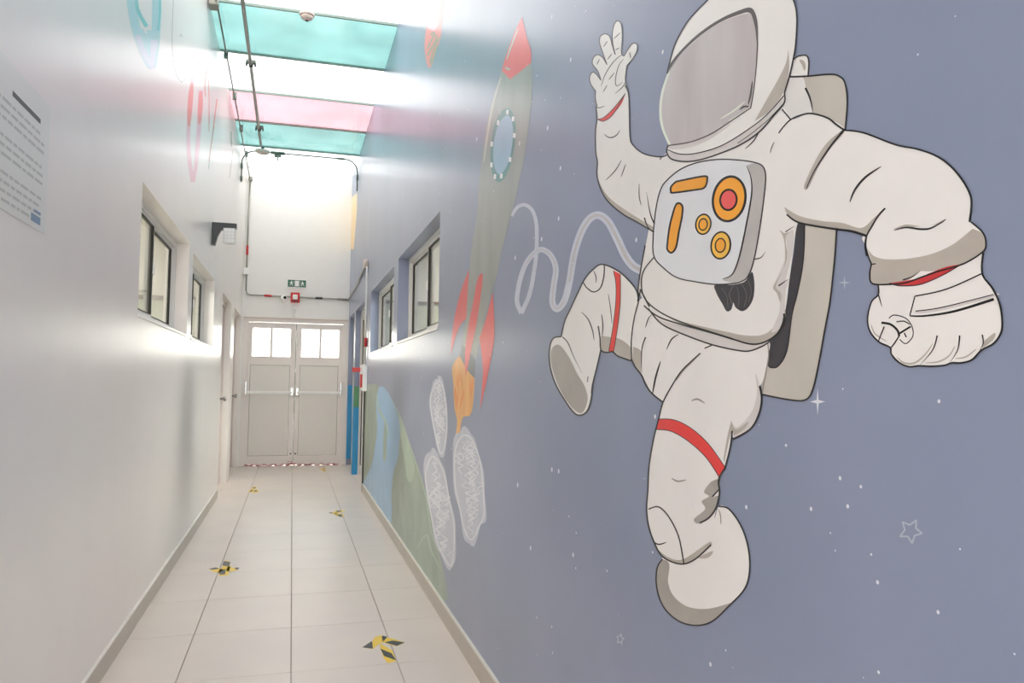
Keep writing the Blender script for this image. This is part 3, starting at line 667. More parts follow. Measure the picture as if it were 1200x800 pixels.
# --- astronaut
A, av = mural('painted_astronaut', 'large cartoon astronaut waving in a white suit with red bands, painted on the blue wall', 'mural painting', (850, 300))
bp_ = paint_fill('backpack', ZL([(310, 455, c), (430, 447), (570, 435), (625, 450), (655, 490), (668, 600), (655, 764, c), (560, 720), (460, 690), (310, 680, c)]), 'pack', 0, A)
paint_fill('light_panel', ZL([(310, 455, c), (400, 450), (425, 520), (450, 580), (462, 668, c), (400, 678), (335, 702, c), (285, 640), (300, 560)]), 'pack_light', 1, bp_)
paint_fill('top_knob', ZL([(335, 452, c), (350, 345), (378, 328), (425, 325), (440, 360), (438, 445, c)]), 'suit', 0, bp_)
paint_fill('knob_shade', ZL([(385, 352), (410, 355), (422, 385), (415, 415), (402, 385)]), 'suit_grey', 1, bp_)
paint_lines('outline', [(ZL([(330, 450), (430, 447), (570, 435), (625, 450), (655, 490), (668, 600), (655, 764)]), 1.7), (ZL([(350, 350), (378, 330), (425, 325), (442, 360), (438, 445)]), 1.5), (ZL([(422, 515), (445, 565), (460, 620), (464, 665)]), 2.0, False, 1), (ZL([(285, 640), (335, 700)]), 1.3)], 'line', 6, bp_)
lp_ = paint_fill('backpack_lower', ZH([(310, 60, c), (470, 60, c), (470, 95), (463, 200), (445, 370), (425, 480), (400, 620), (375, 725), (345, 762), (280, 760), (180, 742, c), (180, 600), (300, 400)]), 'pack', 0, A)
paint_fill('dark_gap', ZH([(312, 60, c), (345, 70, c), (343, 160), (335, 250), (315, 350), (295, 430), (275, 570), (238, 630), (200, 628), (195, 540), (250, 480), (275, 380), (285, 290), (303, 180)]), 'dark', 1, lp_)
paint_lines('outline', [(ZH([(470, 90), (463, 200), (445, 370), (425, 480), (400, 620), (375, 725), (345, 762), (280, 760), (178, 740)]), 1.6), (ZH([(345, 75), (343, 160), (335, 250), (315, 350), (295, 430), (275, 570), (238, 632), (205, 630)]), 1.2)], 'line', 6, lp_)

torso = paint_fill('torso', [(775, 184), (850, 150), (900, 125), (919, 127), (927, 140), (951, 133), (970, 139), (990, 152.5), (985, 190), (945, 250), (935, 262), (930, 294), (925.5, 327), (919.5, 369), (910, 392), (895, 401), (880, 403), (860, 397), (835, 390), (802, 382), (772, 374), (759, 360), (751, 345), (748, 338), (753, 305), (760, 271), (765, 230)], 'suit', 2, A)
paint_fill('belly_shade', ZJ([(180, 50, c), (300, 82), (450, 115), (520, 130), (600, 132), (650, 110), (690, 60), (712, 0), (724, 30), (710, 90), (680, 130), (620, 163), (560, 170), (480, 148), (380, 118), (250, 84)]), 'suit_grey', 3, torso)
paint_fill('side_shade', ZH([(248, 98), (270, 130), (272, 200), (225, 315), (245, 345), (245, 420), (215, 495), (250, 480), (265, 430), (270, 340), (282, 295), (268, 300), (298, 180), (300, 100), (272, 112)]), 'suit_pale', 3, torso)
paint_fill('side_shade', ZH([(248, 98), (262, 110), (285, 108), (270, 128), (276, 200), (258, 260), (232, 318), (252, 345), (250, 380), (236, 345), (222, 318), (262, 250), (268, 180), (262, 130)]), 'suit_grey', 4, torso)
belt = paint_fill('belt', ZJ([(70, 0, c), (130, 55), (250, 90), (380, 120), (480, 150), (560, 170), (620, 165), (650, 160, c), (610, 185), (550, 205), (480, 198), (370, 172), (230, 120), (140, 75), (85, 10, c)]), 'suit_pale', 4, A)
paint_lines('outline', [
    (ZF([(558, 45), (515, 100), (503, 160), (520, 230), (590, 290), (700, 340), (800, 372), (914, 408)]), 1.3),
    (ZJ([(60, -8), (130, 45), (250, 84), (380, 120), (480, 150), (560, 172), (620, 165), (680, 130), (710, 80), (720, 30)]), (1.3, 1.8)),
    (ZJ([(80, 5), (140, 75), (230, 120), (370, 172), (480, 198), (550, 205), (610, 185), (648, 162)]), 1.4),
    (ZF([(520, -10), (500, 100), (488, 190), (490, 235)]), 1.3), (ZF([(500, 188), (486, 240)]), 1.2), (ZF([(497, 185), (540, 265)]), 1.5)], 'line', 7, torso)
paint_lines('crease', [
    (ZK([(212, 304), (240, 268), (270, 240), (310, 222), (365, 212), (440, 232), (480, 262), (520, 290)]), (1.2, 2.0)),
    (ZH([(262, 425), (268, 455), (245, 495), (205, 530)]), 1.4), (ZH([(270, 106), (306, 82)]), 1.1, False, 1), (ZH([(243, 316), (282, 290)]), 1.4, False, 1),
    (ZH([(150, 212), (175, 205), (192, 182)]), 1.2, False, 1), (ZB([(522, 615), (495, 660), (455, 698)]), 1.3, False, 2)], 'line', 7, torso)
paint_lines('soft_crease', [(ZB([(592, 665), (580, 690), (572, 718)]), 1.4, False, 2)], 'line_grey', 7, torso)
# raised arm and hand
la = paint_fill('raised_arm', ZI([(75, 180, c), (80, 235), (74, 280), (72, 330), (75, 400), (82, 440), (80, 500), (95, 560), (130, 622), (200, 682), (270, 722), (345, 768, c), (400, 700), (440, 520), (480, 420), (410, 405, c), (375, 415), (300, 400), (250, 360), (235, 320), (232, 200), (228, 120), (212, 80, c)]), 'suit', 3, A)
paint_fill('elbow_shade', ZI([(79, 500, c), (104, 560), (150, 618), (250, 688), (345, 745), (345, 766, c), (270, 724), (200, 684), (130, 624), (95, 560)]), 'suit_grey', 4, la)
paint_fill('red_wristband', ZI([(84, 238, c), (112, 230), (160, 185), (213, 118, c), (195, 165), (155, 215), (112, 246)]), 'red', 5, la)
paint_lines('outline', [(ZI([(75, 180), (80, 235), (74, 280), (72, 330), (75, 400), (82, 440), (80, 500), (95, 560), (130, 622), (200, 682), (270, 722), (348, 768)]), 1.3),
    (ZI([(212, 80), (228, 120), (232, 200), (235, 320), (250, 360), (300, 400), (375, 415), (410, 405)]), 1.3), (ZI([(84, 238), (112, 230), (160, 185), (213, 118)]), .7), (ZI([(84, 240), (112, 247), (155, 216), (213, 118)]), .8),
    (ZI([(375, 428), (384, 414)]), 1.0), (ZI([(302, 700), (318, 742), (346, 768)]), 1.3, False, 1), (ZI([(350, 730), (330, 680), (312, 580)]), 1.4, False, 1)], 'line', 7, la)
paint_lines('soft_crease', [(ZI([(112, 308), (140, 325), (170, 315), (187, 290)]), 1.2, False, 2), (ZI([(120, 525), (165, 480), (195, 430)]), 1.1, False, 2), (ZI([(193, 510), (215, 448)]), 1., False, 2), (ZI([(278, 540), (278, 600), (288, 642)]), .9, False, 2)], 'line_soft', 7, la)
hand = paint_fill('waving_glove', ZA([(120, 745, c), (108, 690), (110, 640, c), (75, 590), (68, 540), (90, 507), (118, 525), (148, 565, c), (125, 500), (88, 450), (95, 405), (125, 385), (160, 405), (190, 455, c), (160, 370), (138, 300), (145, 255), (178, 238), (210, 258), (228, 320), (248, 385, c), (232, 310), (228, 230), (245, 165), (268, 147), (291, 172), (298, 260), (292, 370), (310, 395, c), (340, 345), (372, 306), (402, 312), (400, 360), (370, 415), (330, 462, c), (322, 560), (325, 590), (300, 650), (240, 740), (190, 790), (130, 790)]), 'suit', 5, A)
paint_lines('outline', [(ZA([(120, 745), (108, 690), (110, 640, c), (75, 590), (68, 540), (90, 507), (118, 525), (148, 565, c), (125, 500), (88, 450), (95, 405), (125, 385), (160, 405), (190, 455, c), (160, 370), (138, 300), (145, 255), (178, 238), (210, 258), (228, 320), (248, 385, c), (232, 310), (228, 230), (245, 165), (268, 147), (291, 172), (298, 260), (292, 370), (310, 395, c), (340, 345), (372, 306), (402, 312), (400, 360), (370, 415), (330, 462, c), (324, 510), (320, 570), (340, 640)]), 1.0)], 'line_soft', 7, hand)
paint_lines('finger_line', [(ZA(p), .9, False, 2) for p in ([(238, 274), (285, 228)], [(250, 352), (278, 336)], [(165, 330), (195, 288)], [(193, 420), (226, 376)], [(118, 455), (138, 415)], [(125, 500), (150, 570)], [(148, 610), (180, 520), (240, 430), (305, 378)], [(308, 412), (272, 465), (250, 560), (260, 605), (300, 575)], [(202, 562), (242, 512)], [(162, 648), (192, 598)], [(245, 660), (300, 612), (322, 572)], [(112, 735), (130, 758), (175, 745)], [(350, 365), (358, 410)])], 'line_soft', 7, hand)
# chest panel, under the helmet
cart = paint_fill('black_pouch', ZH([(-5, 312), (60, 312), (110, 300), (138, 262), (148, 300), (145, 360), (125, 400), (100, 415), (75, 400), (66, 382), (58, 408), (40, 415), (22, 385), (0, 345)]), 'dark', 4, A)
paint_lines('seam', [(ZH([(66, 315), (50, 350), (64, 390)]), .8), (ZH([(100, 310), (118, 350), (108, 400)]), .7), (ZH([(120, 290), (136, 330), (126, 380)]), .6), (ZH([(20, 325), (40, 355), (45, 400)]), .6), (ZH([(80, 320), (88, 355), (85, 400)]), .6)], 'dark_line', 5, cart)
cp = paint_fill('chest_panel', ZC_([(190, 180), (260, 125), (350, 90), (450, 75), (560, 78), (650, 92), (690, 115), (702, 170), (692, 280), (670, 440), (640, 600), (610, 682), (575, 710), (530, 721), (440, 725), (340, 712), (240, 690), (170, 640), (120, 580), (115, 480), (130, 330), (155, 230)]), 'panel', 5, A)
paint_fill('panel_side', ZC_([(602, 106, c), (645, 95), (688, 114), (702, 170), (692, 280), (670, 440), (640, 600), (610, 682), (575, 708), (530, 718), (475, 702, c), (520, 680), (545, 640), (570, 560), (600, 420), (628, 260), (625, 170)]), 'panel_side', 6, cp)
def ell(cx, cy, rx, ry, rot=0, n=14): return [(cx+rx*math.cos(a)*math.cos(rot)-ry*math.sin(a)*math.sin(rot), cy+rx*math.cos(a)*math.sin(rot)+ry*math.sin(a)*math.cos(rot)) for a in [2*math.pi*k/n for k in range(n)]]
def button(name, outer, col, inner=None, icol=None, wd=1.8):
    b = paint_fill(name, ZC_(outer), col, 7, cp)
    L = [(ZC_(outer), wd, True)]
    if inner: paint_fill('button_center', ZC_(inner), icol, 8, cp); L.append((ZC_(inner), wd*.8, True))
    paint_lines('button_outline', L, 'line', 9, cp)
button('round_button', ell(512, 280, 84, 117, .18), 'orange', ell(508, 285, 43, 53, .1), 'pink_button', 2.4)
button('round_button', ell(377, 412, 39, 52, .15), 'yellow', ell(376, 413, 22, 30, .15), 'orange', 1.5)
button('round_button', ell(468, 522, 50, 70, .12), 'yellow', ell(466, 522, 26, 36, .1), 'orange', 1.6)
button('bar_button', [(210, 215), (235, 190, c), (380, 162), (397, 180), (388, 215), (370, 228, c), (225, 248), (208, 240)], 'orange', wd=1.8)
button('bar_button', [(228, 325), (246, 302), (268, 318), (266, 370), (250, 450), (235, 530), (212, 560), (190, 545), (190, 510), (202, 420)], 'orange', wd=1.8)
paint_lines('outline', [(ZC_([(190, 180), (260, 125), (350, 90), (450, 75), (560, 78), (650, 92), (690, 115), (702, 170), (692, 280), (670, 440), (640, 600), (610, 682), (575, 710), (530, 721), (440, 725), (340, 712), (240, 690), (170, 640), (120, 580), (115, 480), (130, 330), (155, 230)]), 1.2, True), (ZC_([(602, 108), (625, 170), (628, 260), (600, 420), (570, 560), (545, 640), (520, 680), (475, 698)]), 1.6, False, 2)], 'line', 8, cp)
# helmet
hel = paint_fill('helmet', ZB([(280, 0), (390, -120), (520, -170), (630, -120), (682, 0), (697, 60), (698, 130), (690, 230), (668, 340), (640, 435), (640, 480), (600, 530), (520, 620), (430, 680), (330, 722), (240, 750), (170, 757), (110, 745), (88, 712), (95, 680, c), (62, 600), (52, 520), (62, 430), (90, 342, c), (105, 280), (130, 200), (180, 110), (230, 50)]), 'suit', 6, A)
paint_fill('collar_shade', ZB([(90, 708, c), (150, 722), (230, 718), (350, 680), (480, 600), (560, 540), (640, 450, c), (642, 480), (600, 530), (520, 620), (430, 680), (330, 720), (240, 748), (170, 755), (110, 743)]), 'suit_pale', 7, hel)
paint_fill('collar_shade', ZB([(95, 682, c), (200, 668), (300, 628), (390, 580), (300, 648), (200, 690), (110, 700)]), 'suit_pale', 7, hel)
paint_fill('side_shade', ZB([(657, 232, c), (645, 300), (600, 390), (560, 460), (500, 568, c), (560, 528), (622, 455), (650, 385), (662, 310)]), 'suit_grey', 7, hel)
vis = paint_fill('visor', ZB([(92, 340, c), (150, 262), (240, 175), (340, 108), (430, 72), (476, 62, c), (500, 100), (510, 180), (505, 300), (490, 420), (480, 505, c), (400, 560), (300, 625), (200, 665), (97, 680, c), (62, 600), (52, 520), (62, 430)]), 'visor', 8, hel)
paint_fill('visor_rim', ZB([(92, 340, c), (62, 430), (52, 520), (62, 600), (97, 682, c), (110, 682, c), (76, 605), (64, 520), (74, 432), (104, 336, c)]), 'rim', 9, vis)
paint_lines('visor_rim', [(ZB([(338, 558), (400, 520), (455, 475)]), 1.5, False, 2), (ZB([(486, 500), (440, 530), (380, 566)]), 1.0)], 'rim', 9, vis)
paint_fill('visor_edge', ZB([(88, 345, c), (96, 310), (150, 240), (240, 155), (340, 88), (430, 48), (480, 36), (502, 60), (514, 110), (516, 190), (514, 260, c), (508, 180), (500, 120), (478, 62), (430, 68), (340, 104), (240, 172), (150, 258)]), 'line_soft', 10, vis)
paint_lines('visor_edge', [(ZB([(514, 200), (508, 310), (496, 420), (482, 506, c), (400, 560), (300, 625), (200, 665), (95, 682)]), 1.2), (ZB([(474, 500), (450, 500), (430, 515)]), 2.0, False, 2), (ZB([(490, 380), (482, 440), (470, 490)]), 2.0, False, 2)], 'line_soft', 10, vis)
paint_lines('outline', [(ZB([(90, 345), (105, 280), (130, 200), (180, 110), (230, 50), (280, 0), (390, -120), (520, -170), (630, -120), (682, 0), (697, 60), (698, 130), (690, 230), (668, 340), (640, 435)]), 1.5),
    (ZB([(640, 435), (640, 480), (600, 530), (520, 620), (430, 680), (330, 722), (240, 750), (170, 757), (110, 745), (88, 712), (95, 680)]), 1.4), (ZB([(92, 702), (150, 722), (230, 718), (350, 680), (480, 600), (560, 535), (638, 448)]), 1.0), (ZB([(420, 672), (480, 630), (560, 565), (632, 490)]), .7)], 'line', 11, hel)
# big right arm
ra = paint_fill('swinging_arm', ZD([(355, 210, c), (450, 222), (600, 278), (700, 298), (790, 330), (860, 380), (915, 445), (950, 510), (957, 560), (948, 640, c), (960, 800), (560, 860), (458, 750), (465, 705, c), (400, 685), (330, 675), (230, 660), (140, 640), (90, 605), (100, 500), (180, 400), (250, 320)]), 'suit', 3, A)
paint_fill('arm_shade', ZD([(78, 570, c), (150, 612), (250, 635), (350, 645), (440, 668), (500, 620), (552, 576, c), (490, 660), (465, 705, c), (400, 685), (330, 675), (230, 660), (140, 640), (95, 608)]), 'suit_grey', 4, ra)
paint_fill('shoulder_shade', ZD([(352, 208, c), (280, 268), (225, 350), (172, 468), (190, 482), (240, 380), (300, 290), (358, 222)]), 'suit_grey', 4, ra)
paint_fill('crease_shade', ZE([(275, 72), (330, 52), (400, 60), (460, 52), (515, 25), (500, 45), (450, 68), (400, 74), (330, 68), (275, 82)]), 'suit_grey', 4, ra)
cuff = paint_fill('cuff', ZE([(638, 42, c), (690, 90), (705, 140), (690, 180), (600, 236), (480, 272), (400, 300), (330, 325), (260, 332), (175, 330), (160, 290), (168, 238, c), (150, 190), (141, 150), (142, 100), (400, 60)]), 'suit', 5, A)
paint_fill('cuff_shade', ZE([(642, 72, c), (690, 95), (703, 140), (690, 178), (600, 232), (480, 268), (400, 270, c), (330, 318), (260, 330), (178, 328), (163, 290), (170, 238), (148, 165, c), (180, 200), (240, 215), (340, 212), (450, 190), (550, 145)]), 'suit_grey', 6, cuff)
fist = paint_fill('fist_glove', ZE([(195, 325, c), (200, 380), (168, 415), (150, 490), (160, 550), (200, 600), (255, 628), (262, 660), (300, 700), (345, 718), (390, 714), (450, 716), (510, 712), (545, 700), (590, 700), (640, 685), (685, 640), (740, 610), (775, 560), (781, 500), (768, 420), (735, 350), (688, 282, c), (694, 180, c), (560, 220), (400, 290), (300, 320)]), 'suit', 4, A)
paint_fill('wrist_band', ZE([(592, 238, c), (520, 250), (440, 280), (380, 305), (310, 318), (252, 326, c), (300, 338), (380, 335), (450, 315), (530, 275)]), 'red_deep', 7, fist)
paint_fill('strap_shade', ZE([(370, 462), (500, 440), (740, 378), (742, 390), (560, 440), (420, 468)]), 'suit_pale', 5, fist)
paint_fill('finger_shade', ZE([(745, 560), (740, 590), (690, 628), (695, 600)]), 'suit_grey', 5, fist)
paint_lines('finger_shade', [(ZE([(285, 672), (320, 700), (370, 700), (420, 660), (455, 610)]), 1.8, False, 2), (ZE([(420, 700), (480, 695), (530, 668), (560, 620)]), 1.6, False, 2), (ZE([(560, 680), (610, 672), (660, 635)]), 1.6, False, 2), (ZE([(165, 520), (185, 565), (240, 600)]), 1.3, False, 2)], 'suit_grey', 5, fist)
paint_lines('outline', [(ZD([(355, 210), (450, 222), (600, 278), (700, 298), (790, 330), (860, 380), (915, 445), (950, 510), (957, 560), (948, 640)]), (1.6, 2.2)),
    (ZD([(90, 605), (140, 640), (230, 660), (330, 675), (400, 685), (465, 706)]), (1.6, 2.6)), (ZD([(552, 576), (520, 610), (490, 660), (465, 706), (458, 750), (465, 800)]), 1.6),
    (ZD([(355, 213), (300, 280), (255, 345), (215, 410), (183, 482)]), (2.2, .8)), (ZD([(386, 548), (410, 490), (460, 430), (534, 380)]), 2.2, False, 2), (ZE([(273, 80), (330, 66), (400, 74), (450, 68), (518, 28)]), 2.0, False, 2)], 'line', 7, ra)
paint_lines('outline', [(ZE([(635, 40), (690, 90), (705, 140), (690, 180), (600, 236), (480, 272), (400, 300), (330, 325), (260, 332), (175, 330), (160, 290), (168, 238, c), (150, 190), (141, 150), (145, 100)]), 1.6), (ZE([(315, 312), (360, 296), (395, 268)]), 1.4, False, 1), (ZE([(168, 238), (188, 236)]), 1.2)], 'line', 8, cuff)
paint_lines('outline', [(ZE([(200, 335), (200, 380), (168, 415), (150, 490), (160, 550), (200, 600), (255, 628), (262, 660), (300, 700), (345, 718), (390, 714), (450, 716), (510, 712), (545, 700), (590, 700), (640, 685), (685, 640), (740, 610), (775, 560), (781, 500), (768, 420), (735, 350), (688, 282), (692, 182)]), (1.4, 2.0)),
    (ZE([(200, 380), (218, 438)]), 1.3, False, 1), (ZE([(372, 388, c), (520, 355), (690, 280)]), 1.3), (ZE([(372, 388, c), (348, 478)]), 1.2), (ZE([(348, 480), (420, 480), (560, 458), (742, 402)]), (1.3, 2.8)), (ZE([(375, 458), (500, 440), (740, 380)]), .9),
    (ZE([(250, 492), (275, 476), (330, 492), (358, 530), (362, 575), (330, 610), (300, 590)]), .9), (ZE([(215, 512), (258, 520), (290, 548), (298, 575)]), 2.2), (ZE([(300, 562), (352, 530)]), 1.8), (ZE([(228, 530), (200, 600)]), 1.2), (ZE([(298, 575), (275, 610), (258, 632)]), 1.4), (ZE([(285, 508), (320, 505), (348, 520)]), 1.1), (ZE([(322, 560), (332, 580)]), 1.3),
    (ZE([(477, 572), (455, 640), (392, 714)]), 1.4, False, 1), (ZE([(582, 572), (572, 640), (530, 708)]), 1.4, False, 1), (ZE([(688, 568), (692, 610), (668, 655)]), 1.3, False, 1), (ZE([(595, 235), (520, 280), (440, 318), (380, 336), (300, 339), (252, 327)]), 1.0)], 'line', 8, fist)
# pelvis and legs
pel = paint_fill('hips', ZF([(492, 235, c), (520, 225), (560, 290), (640, 345), (740, 400), (820, 428), (914, 440), (914, 520), (760, 500), (640, 620), (603, 690, c), (550, 650), (505, 570), (458, 505, c), (458, 420), (470, 320)]), 'suit', 1, A)
paint_fill('hip_shade', ZF([(466, 442, c), (500, 460), (502, 500), (500, 568, c), (462, 508, c)]), 'suit_grey', 2, pel)
ll = paint_fill('raised_leg', ZF([(330, 75), (290, 95), (250, 140), (220, 200), (185, 275), (160, 330), (145, 397, c), (200, 600), (278, 640, c), (285, 610), (305, 530), (322, 455, c), (350, 468), (375, 465), (400, 485), (460, 507, c), (458, 420), (470, 320), (492, 235, c), (480, 190), (450, 150), (400, 105)]), 'suit', 2, A)
paint_fill('thigh_shade', ZF([(322, 395, c), (355, 398), (400, 405), (440, 430), (456, 450, c), (458, 505, c), (400, 485), (375, 465), (350, 468), (322, 455, c)]), 'suit_grey', 3, ll)
paint_fill('red_band', ZF([(378, 103, c), (409, 118, c), (410, 170), (408, 260), (395, 370), (378, 468, c), (357, 462, c), (375, 360), (388, 250), (389, 160)]), 'red', 4, ll)
b1 = paint_fill('raised_boot', ZF([(145, 397), (110, 405), (93, 450), (95, 530), (120, 610), (160, 680), (200, 735), (230, 748), (260, 730), (278, 680), (285, 610), (262, 585), (235, 545), (200, 485), (175, 425)]), 'suit', 4, A)
paint_fill('boot_sole', ZF([(112, 440), (140, 437), (180, 490), (215, 560), (250, 620), (262, 680), (240, 736), (205, 725), (160, 670), (125, 600), (103, 530), (98, 470)]), 'sole', 5, b1)
paint_lines('outline', [(ZF([(145, 397), (160, 330), (185, 275), (220, 200), (250, 140), (290, 95), (330, 75), (400, 105), (450, 150), (480, 190), (492, 235)]), 1.3), (ZF([(492, 235), (470, 320), (458, 420), (460, 505)]), 1.1), (ZF([(310, 350), (318, 400), (323, 457), (350, 468), (375, 465), (400, 485), (458, 506)]), 1.3), (ZF([(322, 455), (305, 530), (285, 610), (280, 650)]), 1.2),
    (ZF([(243, 155), (260, 180), (290, 198), (320, 180), (335, 130), (338, 80)]), 1.2), (ZF([(378, 103), (389, 160), (388, 250), (375, 360), (357, 462)]), .6), (ZF([(409, 118), (410, 170), (408, 260), (395, 370), (378, 468)]), .7), (ZF([(235, 287), (265, 320), (285, 370), (292, 414)]), 1.1, False, 2), (ZF([(325, 297), (331, 345), (328, 400)]), 1.1, False, 2)], 'line', 7, ll)
paint_lines('soft_crease', [(ZF([(290, 102), (300, 130), (300, 158)]), 1.0, False, 2), (ZF([(355, 205), (365, 270), (372, 342)]), .9, False, 2)], 'line_soft', 7, ll)
paint_lines('outline', [(ZF([(145, 397), (110, 405), (93, 450), (95, 530), (120, 610), (160, 680), (200, 735), (230, 748), (260, 730), (278, 680), (285, 610)]), 1.4), (ZF([(150, 398), (175, 425), (200, 485), (238, 560)]), 1.1, False, 1), (ZF([(265, 575), (262, 600)]), .8)], 'line', 8, b1)
rl = paint_fill('standing_leg', ZJ([(375, 178, c), (325, 215), (240, 295), (190, 370), (150, 445), (130, 520), (105, 620), (85, 740)])+ZG([(88, 280), (85, 340), (90, 400), (110, 460), (140, 510), (200, 535), (250, 520), (305, 470), (320, 370), (337, 290), (336, 240, c), (358, 200)])+ZJ([(460, 680), (474, 590, c), (480, 618, c), (560, 570), (600, 500), (612, 430), (606, 370), (622, 330), (642, 230), (645, 160), (550, 190), (480, 185)]), 'suit', 3, A)
paint_fill('thigh_shade', ZJ([(583, 310), (590, 400), (565, 490), (500, 560), (468, 535, c), (482, 616, c), (560, 568), (600, 500), (612, 430), (604, 370)]), 'suit_pale', 4, rl)
paint_fill('thigh_shade', ZJ([(470, 530, c), (492, 572), (550, 535), (530, 572), (482, 602, c), (476, 580), (462, 610), (440, 712), (434, 705), (452, 600)]), 'suit_grey', 5, rl)
paint_fill('thigh_shade', ZJ([(325, 215), (290, 245), (240, 290), (205, 340), (215, 340), (250, 296), (300, 245)]), 'suit_grey', 4, rl)
paint_fill('red_band', ZG([(125, 32, c), (180, 35), (240, 65), (300, 120), (357, 200, c), (338, 236, c), (290, 165), (230, 110), (170, 75), (118, 68, c)]), 'red', 6, rl)
paint_fill('knee_shade', ZG([(330, 240, c), (305, 252), (283, 285), (300, 300), (275, 318), (287, 345), (248, 380), (268, 394), (320, 355), (334, 300), (312, 305), (335, 275)]), 'sole', 5, rl)
paint_fill('knee_shade', ZG([(100, 440, c), (118, 478), (160, 512), (212, 518), (300, 460), (308, 472, c), (250, 520), (200, 535), (142, 512), (112, 465)]), 'suit_grey', 5, rl)
b2 = paint_fill('standing_boot', ZG([(335, 335), (370, 345), (410, 400), (435, 470), (442, 550), (425, 620), (370, 680), (310, 735), (250, 748), (190, 730), (140, 680), (118, 610), (120, 550), (138, 515), (200, 480), (305, 400)]), 'suit', 2, A)
paint_fill('boot_sole', ZG([(138, 518, c), (162, 535), (158, 600), (180, 650), (230, 685), (300, 690), (382, 668, c), (310, 735), (250, 748), (190, 730), (140, 680), (118, 610), (120, 550)]), 'sole', 3, b2)
paint_fill('boot_crease', ZG([(265, 512), (312, 490), (305, 508), (285, 516)]), 'suit_grey', 6, b2)
paint_lines('outline', [(ZG([(335, 335), (370, 345), (410, 400), (435, 470), (442, 550), (425, 620), (370, 680), (310, 735), (250, 748), (190, 730), (140, 680), (118, 610), (120, 550), (138, 518)]), 1.4)], 'line', 7, b2)
paint_lines('soft_crease', [(ZG([(333, 345), (340, 365), (342, 398)]), 1.1, False, 2)], 'line_grey', 7, b2)
paint_lines('outline', [(ZJ([(325, 215), (240, 295), (190, 370), (150, 445), (130, 520), (105, 620), (85, 740)])+ZG([(88, 280), (84, 340), (90, 400), (110, 460), (140, 510), (200, 535), (250, 520), (308, 468)]), (1.3, 1.5)), (ZJ([(378, 178), (345, 192)]), 1.2),
    (ZG([(358, 200), (335, 240), (337, 290), (325, 340), (300, 375), (268, 393)]), 1.7), (ZJ([(475, 578), (468, 640), (455, 700), (440, 755)]), 1.5), (ZJ([(478, 618), (560, 570), (600, 500), (613, 430), (603, 368)]), 1.8),
    (ZG([(90, 345), (125, 337), (160, 370), (195, 440), (213, 532)]), 1.3), (ZG([(106, 456), (125, 467), (152, 460)]), 1.3, False, 2), (ZG([(125, 32), (180, 35), (240, 65), (300, 120), (357, 200)]), .7), (ZG([(118, 68), (170, 75), (230, 110), (290, 165), (338, 236)]), .8), (ZG([(312, 302), (337, 275)]), 1.4)], 'line', 8, rl)
paint_lines('soft_crease', [(ZJ([(283, 438), (312, 430), (347, 450)]), 1.8, False, 2), (ZG([(170, 237), (192, 248), (222, 243)]), 1.6, False, 2), (ZJ([(642, 170), (645, 230), (630, 320), (616, 400)]), 1.1)], 'line_grey', 8, rl)
paint_lines('outline', [(ZJ([(0, 240), (20, 280), (50, 320), (70, 365), (100, 405), (150, 445)]), 1.5), (ZJ([(138, 252), (115, 330), (100, 408)]), 1.8, False, 2), (ZJ([(225, 125), (190, 150), (166, 198)]), 1.2, False, 2), (ZJ([(68, 140), (50, 200), (50, 322)]), 1.2, False, 1), (ZJ([(97, 33), (80, 55), (67, 95)]), .9, False, 2)], 'line', 7, pel)
settle(A, av)

# --- rocket
Rk, rv = mural('painted_rocket', 'tall grey rocket with red nose, red fins and orange flame painted on the blue wall', 'mural painting', (575, 250))
paint_fill('flame', ZN([(180, 456, c), (146, 505), (150, 580), (155, 680), (166, 740), (158, 806, c), (176, 806, c), (190, 725), (222, 712), (236, 650), (241, 550, c), (205, 500)]), 'flame', 0, Rk)
paint_fill('rocket_nozzle', ZN([(190, 400, c), (245, 482, c), (240, 556, c), (205, 515), (178, 460, c)]), 'nozzle', 1, Rk)
body = paint_fill('rocket_body', ZO([(218, 258, c), (250, 296, c), (328, 232, c), (333, 300), (326, 420), (304, 580), (275, 720)])+ZN([(360, 0), (340, 100), (310, 200), (278, 330), (262, 400), (246, 478, c), (232, 455), (205, 430), (190, 405), (203, 300), (216, 140), (222, 60), (228, 0)])+ZO([(126, 800), (130, 720), (142, 600), (162, 470), (190, 360)]), 'rocket', 2, Rk)
paint_lines('side_highlight', [(ZO([(216, 288), (190, 370), (170, 470), (150, 610)]), 2.2, False, 2)], 'rocket_light', 3, body)
nose = paint_fill('nose_cone', ZO([(294, 62, c), (312, 140), (328, 190), (328, 236, c), (250, 298, c), (217, 264, c), (240, 190), (270, 115)]), 'rocket_nose', 3, Rk)
paint_lines('nose_highlight', [(ZO([(281, 105), (255, 170), (236, 225)]), 1.6, False, 2), (ZO([(230, 252), (250, 262)]), 2.2, False, 2)], 'rocket_light', 4, nose)
pr = paint_fill('porthole_ring', ZO([(240, 405), (262, 430), (271, 490), (262, 570), (243, 640), (214, 682), (188, 668), (177, 610), (178, 540), (190, 470), (212, 425)]), 'porthole_ring', 3, body)
paint_fill('porthole', ZO([(237, 432), (256, 455), (260, 515), (246, 600), (216, 652), (195, 638), (186, 590), (190, 525), (207, 465)]), 'porthole', 4, body)
paint_lines('porthole_rivet', [(ZO([(x, y-9), (x-1, y+9)]), 2.4) for x, y in ((240, 420), (261, 446), (266, 508), (250, 598), (217, 660), (193, 662), (180, 618), (181, 540), (205, 460))], 'white', 5, body)
